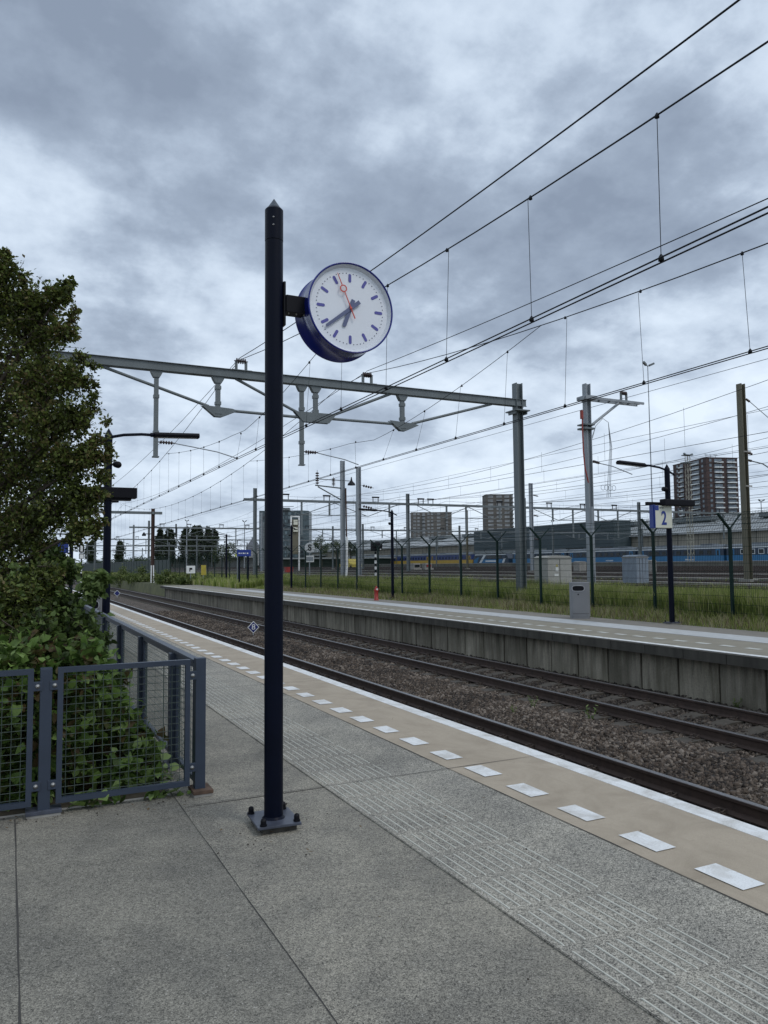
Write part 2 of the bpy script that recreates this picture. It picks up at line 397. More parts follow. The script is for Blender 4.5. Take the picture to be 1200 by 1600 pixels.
# loose stones on it, each a small broken block
def stones(name, n, x0, x1, y0, y1, size, seed, bias=1.0):
    r = np.random.RandomState(seed)
    x = r.uniform(x0, x1, n); y = y0+(y1-y0)*r.uniform(0, 1, n)**bias
    ph = (y-4.2+.15) % .6
    keep = ~((x > 8.05) & (x < 10.72) & (ph < .30) & (r.uniform(0, 1, n) < .80)); x = x[keep]; y = y[keep]; n = len(x)
    z = np.interp(x, [p[0] for p in prof], [p[1] for p in prof])+r.uniform(-.012, .022, n)
    base = np.array([(a, b, c) for a in (-1, 1) for b in (-1, 1) for c in (-1, 1)], float)*.5
    sz = size*r.uniform(.55, 1.25, (n, 1, 1))*np.stack([r.uniform(.8, 1.3, n), r.uniform(.6, 1, n), r.uniform(.45, .8, n)], 1)[:, None, :]
    P = base[None]*sz*r.uniform(.55, 1.15, (n, 8, 1))+r.normal(0, .1, (n, 8, 3))*size
    q = r.normal(0, 1, (n, 4)); q /= np.linalg.norm(q, axis=1)[:, None]; a, b, c, d = q.T
    R = np.stack([1-2*(c*c+d*d), 2*(b*c-a*d), 2*(b*d+a*c), 2*(b*c+a*d), 1-2*(b*b+d*d), 2*(c*d-a*b), 2*(b*d-a*c), 2*(c*d+a*b), 1-2*(b*b+c*c)], 1).reshape(n, 3, 3)
    P = np.einsum('nij,nkj->nki', R, P)+np.stack([x, y, z], 1)[:, None, :]
    q4 = np.array([(0, 1, 3, 2), (4, 6, 7, 5), (0, 4, 5, 1), (2, 3, 7, 6), (0, 2, 6, 4), (1, 5, 7, 3)])
    Fq = (q4[None]+np.arange(n)[:, None, None]*8).reshape(-1, 4)
    T = np.concatenate([Fq[:, [0, 1, 2]], Fq[:, [0, 2, 3]]])
    o = np_mesh(name, P.reshape(-1, 3), T, 3, m_stone2 if x0 > 8.65 else m_stone); return kind(o, 'stuff')
stones('ballast_stones', 38000, 6.42, 8.6, 3.5, 16, .052, 1)
stones('ballast_stones', 22000, 6.42, 8.6, 16, 42, .072, 2, 1.2)
stones('ballast_stones', 14000, 8.72, 10.08, 6, 16, .050, 3)
stones('ballast_stones', 6500, 8.72, 10.08, 16, 40, .08, 4, 1.2)
stones('ballast_stones', 7000, 10.2, 10.98, 6.5, 34, .062, 5, 1.2)

# near platform: slabs, coated edge zone, markings
b = MB()
b.box(-9, 1.0, -7, 5.26, -.20, 0, 0)
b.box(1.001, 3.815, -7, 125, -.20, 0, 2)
b.box(-9, 3.55, -7, 5.24, -1.2, -.2, 1); b.box(1.07, 3.55, 5.24, 125, -1.2, -.2, 1)
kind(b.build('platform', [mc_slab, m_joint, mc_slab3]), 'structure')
kind(MB().box(1.945, 2.92, -7, 125, .0005, .004).build('platform_tactile_zone', mc_slab2), 'structure')
kind(MB().box(2.92, 3.68, -7, 125, .0005, .005).build('platform_edge_coating', m_ochre), 'structure')
kind(MB().box(3.68, 3.818, -7, 125, .0005, .007).build('platform_edge_line', m_white), 'structure')
b = MB(); r = random.Random(3)
for i in range(-8, 230):
    y = 2.80+.5275*(i-0)
    if y < -6: continue
    j = lambda: r.uniform(-.004, .004)
    x0, x1, y0, y1 = 3.03+j(), 3.175+j(), y-.275+j(), y+j()
    b.add([(x0, y0, .0095), (x1, y0, .0095), (x1, y1, .0095), (x0, y1, .0095)], [(0, 1, 2, 3)])
kind(b.build('platform_dash_marking', m_white), 'structure')
b = MB()
for i in range(-14, 330):
    for k in range(10):
        x = 1.985+.0545*k; y0 = 2.140+.358*i+r.uniform(-.004, .004); dx = r.uniform(-.001, .001)
        if y0 > 45 and k % 2: continue
        b.add([(x+dx-.004, y0, .0045), (x+dx+.004, y0, .0045), (x+.003, y0+.01, .0075), (x-.003, y0+.01, .0075),
               (x+dx-.004, y0+.305, .0045), (x+dx+.004, y0+.305, .0045), (x+.003, y0+.295, .0075), (x-.003, y0+.295, .0075)],
              [(0, 1, 2, 3), (4, 7, 6, 5), (3, 2, 6, 7), (0, 3, 7, 4), (1, 5, 6, 2)])
kind(b.build('platform_tactile_ribs', m_rib), 'structure')
b = MB()
def joint(x0, y0, x1, y1, wd=.008, z=.0075):
    n = max(2, int(hypot(x1-x0, y1-y0)/.25)); pts = []
    dx, dy = (y1-y0), -(x1-x0); L = hypot(dx, dy); dx /= L; dy /= L
    vs = []; fs = []
    for i in range(n+1):
        t = i/n; o = r.uniform(-.0015, .0015); ww = wd*r.uniform(.35, 1.15)/2
        x = x0+(x1-x0)*t+dx*o; y = y0+(y1-y0)*t+dy*o
        vs += [(x-dx*ww, y-dy*ww, z), (x+dx*ww, y+dy*ww, z)]
    fs = [(2*i, 2*i+1, 2*i+3, 2*i+2) for i in range(n)]
    b.add(vs, fs)
for y in [-4.0, .45, 4.95]: joint(-8 if y < 4.9 else 1.02, y, 2.0, y, .010, .0018)
for y in [-4.0, .45]+[4.95+4.5*k for k in range(26)]: joint(1.06, y, 3.68, y, .008, .0085)
joint(.065, -6, .065, 5.2, .011, .0018); joint(1.0, -6, 1.0, 5.2, .0055, .0018); joint(-1.6, -6, -1.6, 5.2, .01, .0018)
joint(1.945, -6, 1.945, 60, .0045, .0078); joint(2.92, -6, 2.92, 60, .008, .0078)
kind(b.build('platform_joints', m_joint), 'structure')
kind(MB().box(-9, 1.0, 5.26, 5.34, -.3, -.012).box(1.0, 1.07, 5.262, 60, -.3, -.010).build('garden_kerb', m_kerb), 'structure')
kind(MB().add([(-9, 5.3, -.04), (1.06, 5.3, -.04), (1.06, 60, -.03), (-9, 60, -.03)], [(0, 1, 2, 3)]).build('garden_soil', m_dirt), 'structure')

# opposite platform
P2 = 61.5
b = MB().box(10.6, 14.4, -8, P2, -.022, 0, 0)
kind(b.build('opposite_platform', [mc_far]), 'structure')
kind(MB().box(10.76, 12.4, -8, P2-1, .0005, .004).build('opposite_platform_coating', M('greyed ochre coating', (.22, .20, .155), .85, var=.14, scale=1.8)), 'structure')
kind(MB().box(10.597, 10.745, -8, P2-1, .0005, .006).build('opposite_platform_edge_line', m_white), 'structure')
kind(MB().box(12.45, 13.3, -8, P2-14, .0005, .006).build('opposite_platform_pale_strip', M('pale tactile paving', (.42, .43, .43), .7, var=.12, scale=5)), 'structure')
b = MB()
for i in range(-30, 105):
    y = 9+.53*i
    if y < P2-2: b.add([(11.38, y, .0085), (11.52, y, .0085), (11.52, y+.28, .0085), (11.38, y+.28, .0085)], [(0, 1, 2, 3)])
kind(b.build('opposite_platform_dash_marking', M('worn white paint', (.5, .5, .46), .7, var=.15)), 'structure')
# edge lip and retaining wall of vertical slabs
def wallmat():
    m = bpy.data.materials.new('stained concrete wall'); m.use_nodes = True
    t = NT(m.node_tree); b = t.n['Principled BSDF']; tcn = t.node('ShaderNodeTexCoord'); v = tcn.outputs['Object']
    mp = t.node('ShaderNodeMapping'); mp.inputs['Scale'].default_value = (1, 1, .10); t.link(v, mp.inputs[0])
    s = t.maprange(t.noise(mp.outputs[0], 5.5, 6, .65), .35, .66, 0, 1); g = t.maprange(t.noise(v, 1.3, 5, .6), .38, .66, 0, 1)
    c = t.mix(s, (.12, .108, .08), (.33, .30, .24)); c = t.mix(t.math('MULTIPLY', g, .6), c, (.115, .105, .075))
    f = t.maprange(t.noise(v, 45, 3), .3, .7, .85, 1.15); hs = t.node('ShaderNodeHueSaturation'); t.link(c, hs.inputs['Color']); t.link(f, hs.inputs['Value'])
    gm = t.node('ShaderNodeNewGeometry'); rp_ = t.maprange(gm.outputs['Random Per Island'], 0, 1, .78, 1.18)
    sz = t.node('ShaderNodeSeparateXYZ'); t.link(v, sz.inputs[0])
    drip = t.math('MULTIPLY', t.maprange(sz.outputs[2], -.75, -.2, 0, 1), t.maprange(t.noise(mp.outputs[0], 9, 5, .7), .48, .62, 0, .55))
    hs2 = t.node('ShaderNodeHueSaturation'); t.link(hs.outputs[0], hs2.inputs['Color']); t.link(t.math('MULTIPLY', rp_, t.math('SUBTRACT', 1.0, drip)), hs2.inputs['Value'])
    t.link(hs2.outputs[0], b.inputs['Base Color']); b.inputs['Roughness'].default_value = .9; return m
m_wallp = wallmat()
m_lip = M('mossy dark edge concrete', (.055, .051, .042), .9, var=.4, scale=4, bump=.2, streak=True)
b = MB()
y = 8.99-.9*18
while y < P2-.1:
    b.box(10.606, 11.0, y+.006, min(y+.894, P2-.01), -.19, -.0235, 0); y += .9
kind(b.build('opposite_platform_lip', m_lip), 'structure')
b = MB(); y = 8.99-.9*18+.36
b.box(10.95, 11.3, -8, P2-.02, -1.2, -.182, 1)
while y < P2-1.2:
    b.bbox(10.85+r.uniform(-.006, .006), 11.0, y+.02, y+.88, -1.2, -.185, .012, 0); y += .9
kind(b.build('opposite_platform_wall', [m_wallp, m_joint]), 'structure')
kind(MB().box(11.0, 14.4, P2-.02, P2+.25, -1.0, -.01).build('platform_end_wall', m_lip), 'structure')
# service path between grass and yard, yard bed
def sheet(name, x0, x1, y0, y1, mat, dz, ny=2):
    xs = sorted(set([x0, x1]+[x for x in (16.2, 18.5, 20.5, 30, 140) if x0 < x < x1]))
    return ground_patch(name, xs, list(np.linspace(y0, y1, ny)), mat, dz)
sheet('service_path', 18.9, 21.2, -30, 320, m_gravel, .006)
sheet('yard_bed', 21.25, 118, -60, 900, m_yardbal, .008)
sheet('yard_ground', 118, 170, -60, 900, M('grey yard paving', (.16, .16, .155), .9, scale=.4), .006)

# ---------------------------------------------------------------- tracks
def rail_mb(x, y0, y1, ztop, detail=True):
    b = MB()
    pr = [(-.07, -.159), (.07, -.159), (.07, -.149), (.012, -.125), (.012, -.045), (.035, -.035), (.036, -.006), (.030, -.0015), (-.030, -.0015), (-.036, -.006), (-.035, -.035), (-.012, -.045), (-.012, -.125), (-.07, -.149)]
    b.prism([(x+a, ztop+c) for a, c in pr], y0, y1, 0)
    b.add([(x-.029, y0, ztop), (x+.029, y0, ztop), (x+.029, y1, ztop), (x-.029, y1, ztop)], [(0, 1, 2, 3)], 1)
    b.add([(x-.029, y0, ztop), (x-.029, y1, ztop), (x-.0365, y1, ztop-.007), (x-.0365, y0, ztop-.007)], [(0, 1, 2, 3)], 1)
    return b
def sleeper_proto(parent, xc, y):
    b = MB()
    top, bot = -.76-.165, -1.1
    hw = .13
    b.prism([(xc-1.28, bot), (xc+1.28, bot), (xc+1.26, top-.03), (xc+1.1, top), (xc+.45, top), (xc+.2, top-.035), (xc-.2, top-.035), (xc-.45, top), (xc-1.1, top), (xc-1.26, top-.03)], y-hw, y+hw, 0)
    for sx in (-.755, .755):
        for s in (-1, 1):
            X = xc+sx+s*.115
            b.bbox(X-.05, X+.05, y-.055, y+.055, top, top+.022, .006, 1)
            b.poly([(X+s*.03, y-.05, top+.03), (X-s*.05, y-.04, top+.045), (X-s*.05, y, top+.035), (X-s*.05, y+.04, top+.045), (X+s*.03, y+.05, top+.03)], .009, 5, 1)
            b.tube((X, y, top), (X, y, top+.06), .014, 6, mi=1)
    return b.build('sleeper', [m_sleeper, m_clip], parent)
def platform_track(name, label, xa, xb, ystart, nsl):
    t = thing(name, label, 'railway track', ((xa+xb)/2, 0, -.95), 'tracks between the platforms')
    for x in (xa, xb): rail_mb(x, -8, 400, -.76).build('rail', [m_railside, m_railtop], t)
    xc = (xa+xb)/2
    s0 = sleeper_proto(t, xc, ystart)
    for i in range(1, nsl):
        s = s0.copy(); C.objects.link(s); s.parent = t; s.location = (0, .6*i, 0)
    far = MB()
    for i in range(nsl, nsl+170):
        y = ystart+.6*i; far.box(xc-1.28, xc+1.28, y-.13, y+.13, -1.05, -.93)
    kind(far.build('far_sleepers', m_sleeper, t), 'stuff')
    return t
platform_track('railway_track', 'railway track running right beside the near platform edge', 4.80, 6.30, 1.2, 70)
platform_track('railway_track', 'railway track running along the stained wall of the opposite platform', 8.65, 10.13, 4.2, 90)
YT = [22.6, 27.0, 32.5, 37.0, 43, 48, 55, 61, 68, 76, 84, 94]
ylabs = ['nearest', 'second', 'third', 'fourth', 'fifth', 'sixth', 'seventh', 'eighth', 'ninth', 'tenth', 'eleventh', 'twelfth']
for i, x in enumerate(YT):
    z = ground_z(x)+.18
    t = thing('yard_track', f'{ylabs[i]} yard track beyond the green mesh fence, counted from the platforms' if i else 'yard track nearest to the green mesh fence and the tall grass', 'railway track', (x, 0, z), 'yard tracks beyond the fence')
    for s in (-.75, .75):
        b = MB(); b.box(x+s-.035, x+s+.035, -40, 600, z-.06, z-.004, 0); b.box(x+s-.030, x+s+.030, -40, 600, z-.003, z, 1); b.box(x+s-.06, x+s+.06, -40, 600, z-.16, z-.06, 0)
        b.build('rail', [m_railside, m_railtop], t)
    b = MB()
    for k in range(-20, 250): b.box(x-1.25, x+1.25, k*.8, k*.8+.25, z-.2, z-.14)
    kind(b.build('sleepers', m_sleeper, t), 'stuff')
for x, lb in ((24.9, 'pale concrete cable trough between the first and second yard track'), (29.8, 'pale concrete cable trough between the second and third yard track'), (40.0, 'pale concrete cable trough farther out in the yard')):
    t = thing('cable_trough', lb, 'cable trough', (x, 0, ground_z(x)), 'cable troughs in the yard')
    MB().box(x-.3, x+.3, -30, 330, ground_z(x)-.05, ground_z(x)+.14).build('trough', m_kerb, t)
    b = MB()
    for k in range(100): b.box(x-.33, x+.33, -29+3.5*k, -29+3.5*k+3.46, ground_z(x)+.143, ground_z(x)+.18)
    b.build('cover', M('pale trough cover', (.24, .23, .205), .85, var=.4, scale=.8), t)
#@@OBJECTS
# ================================================================ CLOCK POST
def clock_post():
    px, py = 1.405, 4.37
    t = thing('station_clock', 'round white station clock with navy case on a tall dark navy post', 'clock', (px, py, 0))
    b = MB(); rot = radians(-4)
    bp = MB().bbox(-.125, .125, -.155, .155, .035, .049, .003).v
    b2 = MB(); bb = MB().bbox(-.125, .125, -.15, .15, .035, .049, .003)
    b2.add([(px+v[0]*cos(rot)-v[1]*sin(rot), py+v[0]*sin(rot)+v[1]*cos(rot), v[2]) for v in bb.v], bb.f)
    bpo = b2.build('base_plate', m_navyplate, t)
    sh = MB().bbox(px-.10, px+.10, py-.12, py+.12, .0, .030, .006); sh.build('mortar_bed', M('damp mortar', (.05, .045, .038), .9, var=.4, scale=30), t)
    for sx in (-1, 1):
        for sy in (-1, 1):
            x, y = px+sx*.098, py+sy*.122
            MB().tube((x, y, .049), (x, y, .058), .020, 12).tube((x, y, .058), (x, y, .078), .016, 6).lathe((x, y, .078), (0, 0, 1), [(0, .016), (.010, .012), (.015, .001)], 12).build('bolt', m_black, bpo)
    b = MB().tube((px, py, .045), (px, py, 3.46), .0545, 40)
    b.lathe((px, py, .049), (0, 0, 1), [(0, .066), (.006, .060), (.012, .0545)], 40)
    b.build('post', m_navy, t)
    b = MB().tube((px, py, 3.463), (px, py, 3.655), .0555, 40)
    b.lathe((px, py, 3.655), (0, 0, 1), [(0, .0555), (.012, .045)], 40)
    cap = b.build('post_sleeve', m_navy, t)
    MB().lathe((px, py, 3.664), (0, 0, 1), [(0, .044), (.066, .0005)], 32, smooth=True).build('pointed_cap', M('slate navy cap', (.03, .042, .06), .4), t)
    for z in (3.545, 3.592): MB().lathe((px-.02, py-.052, z), (-.3, -1, 0), [(-.002, .006), (.002, .005), (.004, .001)], 10).build('screw', m_bolt, cap)
    # bracket: curved back plate against the post, rectangular arm with flange bolts
    zc = 3.078
    br = MB().bbox(px+.050, px+.064, py-.035, py+.035, zc-.135, zc+.135, .003)
    br.bbox(px+.064, px+.215, py-.045, py+.045, zc-.052, zc+.052, .004)
    bro = br.build('bracket', m_black, t)
    for x in (px+.085, px+.135, px+.185):
        for s in (-1, 1):
            MB().lathe((x, py-.02, zc+s*.052), (0, 0, s), [(0, .008), (.006, .007), (.008, .001)], 8).build('bracket_bolt', m_bolt, bro)
    for s in (-1, 1): MB().lathe((px+.064, py, zc+s*.115), (1, 0, 0), [(0, .010), (.008, .008), (.010, .001)], 8).build('bracket_bolt', m_bolt, bro)
    cx, yf, R = 1.862, 4.25, .283
    th = .235
    b = MB().lathe((cx, yf, zc), (0, 1, 0), [(0, R-.010), (-.008, R-.007), (-.009, R-.002), (-.004, R+.001), (.010, R+.001), (.012, R-.003), (.03, R-.003), (.032, R-.005), (th-.032, R-.005), (th-.03, R-.003), (th-.012, R-.003), (th-.01, R+.001), (th+.004, R+.001), (th+.009, R-.002), (th+.008, R-.007), (th, R-.010)], 96)
    case = b.build('case', m_clkblue, t)
    for side, y0 in ((-1, yf), (1, yf+th)):
        d = side
        dial_y = y0-d*.022
        b = MB().lathe((cx, y0, zc), (0, d, 0), [(0.0, R-.010), (-.022, R-.026)], 96, 1)
        b.lathe((cx, dial_y, zc), (0, d, 0), [(0, R-.026), (0, 1e-4)], 96, 0, smooth=False)
        dial = b.build('dial', [m_dial, m_ring], t)
        Y = lambda k: dial_y+d*k
        mk = MB(); dt = MB()
        sgn = -side      # seen from behind, left and right swap
        for m in range(60):
            a = 2*pi*m/60; u = (sin(a)*sgn*-1 if side > 0 else sin(a), cos(a))
            if m % 5 == 0:
                # rounded bar
                r0, r1, hw = .176, .212, .0095
                nrm = (u[1], -u[0]); poly = []
                for k in range(9): th_ = pi*k/8; poly.append((r1*u[0]+nrm[0]*hw*cos(th_)+u[0]*hw*sin(th_), r1*u[1]+nrm[1]*hw*cos(th_)+u[1]*hw*sin(th_)))
                for k in range(9): th_ = pi*k/8; poly.append((r0*u[0]-nrm[0]*hw*cos(th_)-u[0]*hw*sin(th_), r0*u[1]-nrm[1]*hw*cos(th_)-u[1]*hw*sin(th_)))
                mk.add([(cx+p[0], Y(.002), zc+p[1]) for p in poly], [tuple(range(18))])
            else:
                dt.add([(cx+.2235*u[0]+.0033*cos(k*pi/5), Y(.002), zc+.2235*u[1]+.0033*sin(k*pi/5)) for k in range(10)], [tuple(range(10))])
        mk.build('hour_marks', m_mark, dial); dt.build('minute_dots', m_dot, dial)
        def hand(name, mat, ang, r0, r1, w0, w1, k, extra=None):
            a = radians(ang); u = (sin(a), cos(a)); n = (u[1], -u[0]); hb = MB()
            flip = 1 if side < 0 else -1
            def P(rr, ww, kk): return (cx+flip*(u[0]*rr+n[0]*ww), Y(kk), zc+u[1]*rr+n[1]*ww)
            out = [(r0, -w0), (r0, w0)]
            if name != 'second_hand':
                for q in range(7): f = pi*q/6; out.append((r1+w1*sin(f), w1*cos(f)))
            else: out += [(r1, w1), (r1, -w1)]
            m = len(out)
            hb.add([P(a_, b_, k) for a_, b_ in out]+[P(a_, b_, k+.003) for a_, b_ in out], [tuple(range(m)), tuple(range(m, 2*m))[::-1]]+[(i, (i+1) % m, m+(i+1) % m, m+i) for i in range(m)])
            if extra: extra(hb, P)
            hb.build(name, mat, t)
        hand('hour_hand', m_hand, 200.5, -.062, .114, .0125, .0125, .006)
        hand('minute_hand', m_hand, 231.5, -.078, .200, .0125, .009, .011)
        def ring(hb, P):
            n = 28; rc = .127
            for (ra, rb) in ((.0165, .0235),):
                pts = [(rc+q*cos(2*pi*i/n), q*sin(2*pi*i/n)) for q in (ra, rb) for i in range(n)]
                hb.add([P(a_, b_, .0165) for a_, b_ in pts]+[P(a_, b_, .0195) for a_, b_ in pts], [(i, (i+1) % n, n+(i+1) % n, n+i) for i in range(n)]+[(2*n+i, 2*n+(i+1) % n, 3*n+(i+1) % n, 3*n+i) for i in range(n)]+[(n+i, n+(i+1) % n, 3*n+(i+1) % n, 3*n+i) for i in range(n)]+[(i, (i+1) % n, 2*n+(i+1) % n, 2*n+i) for i in range(n)])
        hand('second_hand', m_red, 337, -.068, .108, .0035, .0028, .016, ring)
        hand('second_hand_tip', m_red, 337, .146, .226, .0028, .0018, .016)
        MB().lathe((cx, Y(0), zc), (0, d, 0), [(0, .008), (.020, .008), (.021, .001)], 16).build('spindle', m_red, t)
clock_post()

# ================================================================ RAILINGS
def mesh_panel(parent, name, P0, P1, z0, z1, fw=.032, stepu=.053, stepz=.045, dense=True):
    # framed welded-mesh panel between two points in plan
    P0 = Vector((*P0, 0)); P1 = Vector((*P1, 0)); d = (P1-P0).normalized(); L = (P1-P0).length
    Z = Vector((0, 0, 1)); b = MB()
    zt = z1-fw/2; zb = z0+fw/2
    b.bar(P0+Z*zt, P1+Z*zt, .036, fw); b.bar(P0+Z*zb, P1+Z*zb, .036, fw)
    for q in (P0+d*fw/2, P1-d*fw/2): b.bar(q+Z*(z0+fw), q+Z*(z1-fw), .0355, fw, up=d)
    o = b.build(name, m_rail_b, parent)
    g = MB(); n = Vector((-d.y, d.x, 0))
    u = stepu
    while u < L-.02: g.tube(P0+d*u+Z*(z0+fw*.7), P0+d*u+Z*(z1-fw*.7), .0021, 5, caps=False); u += stepu
    z = z0+stepz
    while z < z1-.03: g.tube(P0+d*fw*.6+n*.004+Z*z, P1-d*fw*.6+n*.004+Z*z, .0021, 5, caps=False); z += stepz
    kind(g.build('wire_mesh', m_wire_g, o), 'part') if False else g.build('wire_mesh', m_wire_g, o)
    return o
def rail_post(parent, x, y, along, h=.885, rusty=False):
    w = .034
    b = MB().bbox(x-w, x+w, y-w, y+w, .03, h, .006)
    p = b.build('post', m_rail_b, parent)
    if along == 'x': MB().bbox(x-.10, x+.10, y-.055, y+.055, .018, .042, .004).bbox(x-.095, x+.095, y-.05, y+.05, 0, .018, .004, 1).build('base_plate', [m_rust if rusty else m_navyplate, m_kerb], parent)
    else: MB().bbox(x-.055, x+.075, y-.09, y+.09, .018, .042, .004).bbox(x-.05, x+.07, y-.085, y+.085, 0, .018, .004, 1).build('base_plate', [m_rust if rusty else m_navyplate, m_kerb], parent)
    return p
def clamp(parent, x, y, z, side):     # small lug with a round bolt head
    o = MB().bbox(x-.028, x+.028, y-.010, y+.010, z-.028, z+.028, .003).build('lug', m_rail_b, parent)
    MB().lathe((x, y-.010, z), (0, -1, 0), [(0, .0135), (.003, .0135), (.004, .008), (.010, .0075), (.011, .001)], 14).build('bolt', m_bolt, o)
fr = thing('railing', 'blue grey wire mesh railing in front of the ivy bush, facing the camera', 'railing', (.22, 5.2, 0))
yR = 5.2
for k, x in enumerate([.22, -.72, -1.66, -2.6]):
    rail_post(fr, x, yR, 'x')
    mesh_panel(fr, 'panel', (x+.065, yR-.022), (x+.87, yR-.022), .07, .885)
    for z in (.78, .185):
        clamp(fr, x+.048, yR-.030, z, 1); clamp(fr, x-.048, yR-.030, z, 1)
for z in (.78, .185): clamp(fr, 1.105, yR-.030, z, 1)
sr = thing('railing', 'blue grey railing with flat top rail running away along the platform from the corner post', 'railing', (1.16, 5.2, 0))
rail_post(sr, 1.16, yR, 'y', .89, rusty=True)
ysd = [5.95]+[7.5+1.55*k for k in range(0, 8)]
prev = 5.2
for y in ysd:
    rail_post(sr, 1.13, y, 'y', .85)
    o = mesh_panel(sr, 'panel', (1.15, prev+.06), (1.15, y-.055), .07, .85)
    MB().bbox(1.122, 1.178, prev+.034 if prev == 5.2 else prev+.002, y, .852, .876, .004).build('top_rail', m_rail_b, sr)
    prev = y
for z in (.78, .185): MB().bbox(1.128, 1.172, 5.236, 5.27, z-.028, z+.028, .003).build('lug', m_rail_b, sr)

# ================================================================ LAMP POSTS
def lamp_post(label, x, y, s, h=3.72, board=None, group='lamp posts on the platforms'):
    # s: +1 arm points to +X, -1 to -X
    t = thing('lamp_post', label, 'lamp post', (x, y, 0), group)
    b = MB().tube((x, y, .03), (x, y, h), .065, 20); b.build('post', m_navy, t)
    MB().lathe((x, y, h), (0, 0, 1), [(0, .068), (.05, .068), (.06, .06), (.17, .002)], 20).build('pointed_cap', m_navy, t)
    p = MB().bbox(x-.17, x+.17, y-.13, y+.13, .03, .05, .003).bbox(x-.15, x+.15, y-.12, y+.12, 0, .03, .004, 1).build('base_plate', [m_navyplate, m_kerb], t)
    for sx in (-1, 1):
        for sy in (-1, 1): MB().tube((x+sx*.13, y+sy*.09, .05), (x+sx*.13, y+sy*.09, .09), .018, 8).build('bolt', m_black, p)
    pts = [(x-s*.24, y, h-.09), (x-s*.1, y, h-.03), (x, y, h+.01), (x+s*.25, y, h+.07), (x+s*.55, y, h+.10), (x+s*.72, y, h+.10)]
    MB().poly(pts, .026, 8).tube((x+s*.70, y, h+.10), (x+s*.78, y, h+.105), .04, 10).build('arm', m_navy, t)
    b = MB(); X0, X1 = x+s*.76, x+s*1.55
    pr = [(-.07, -.045), (.07, -.045), (.085, .0), (.05, .04), (-.05, .04), (-.085, 0)]
    n = 6; vs = []
    for X, zo in ((X0, .105), (X1, .135)): vs += [(X, y+a, h+zo+c) for a, c in pr]
    b.add(vs, [tuple(range(n)), tuple(range(n, 2*n))]+[(i, (i+1) % n, n+(i+1) % n, n+i) for i in range(n)])
    L = b.build('luminaire', m_black, t)
    MB().bar((X0+s*.04, y, h+.057), (X1-s*.04, y, h+.087), .10, .004).build('diffuser', M('frosted diffuser', (.45, .46, .47), .4), L)
    c = MB().tube((x+s*.05, y-.02, h-.46), (x+s*.13, y-.02, h-.46), .02, 8)
    c.lathe((x+s*.14, y-.04, h-.46), (s*.3, -1, -.2), [(-.08, .03), (-.06, .055), (.05, .06), (.09, .045), (.095, .001)], 14); c.build('loudspeaker', m_black, t)
    return t
l1 = lamp_post('navy lamp post with dark sign box, partly hidden by the hawthorn tree', 1.50, 13.9, 1)
b = MB().bbox(1.05, 1.97, 13.78, 14.02, 2.68, 2.86, .01).bbox(1.2, 1.88, 13.82, 13.98, 2.64, 2.68, .005); sg = b.build('sign_box', m_black, l1)
lamp_post('farther navy lamp post mostly hidden by the tree crown on the far left', 1.95, 29.0, 1)
l2 = lamp_post('navy lamp post with the platform number 2 sign on the opposite platform', 14.42, 13.75, -1)
b = MB().bbox(13.72, 14.36, 13.72, 13.80, 2.86, 2.94, .008); b.build('sign_bracket', m_black, l2)
b = MB().bbox(14.02, 15.02, 13.46, 13.64, 2.84, 3.0, .03); b.build('sensor_box', m_black, l2)
s_ = MB().bbox(13.80, 14.36, 13.58, 13.74, 2.31, 2.85, .008); sb = s_.build('number_sign', m_cream, l2)
MB().bbox(13.788, 13.81, 13.57, 13.74, 2.30, 2.86, .006).bbox(13.765, 13.786, 13.60, 13.72, 2.31, 2.85, .006, 1).build('blue_side', [m_blue, m_blue2], sb)
MB().box(13.815, 13.925, 13.572, 13.5785, 2.73, 2.845).build('blue_corner', m_blue, sb)
text('2', .46, (14.09, 13.576, 2.53), m_blue, sb, sx=.74, bold=.009, depth=.003)
text('spoor', .062, (14.02, 13.576, 2.795), M('grey print', (.12, .12, .12), .6), sb, depth=.001)
lamp_post('navy lamp post beside the red hydrant on the opposite platform', 14.92, 29.8, -1)
lamp_post('small distant navy lamp post near the end of the opposite platform', 14.5, 56.5, -1)
lamp_post('navy lamp post hidden behind the clock post with only its arm showing', 14.9, 43.0, -1)
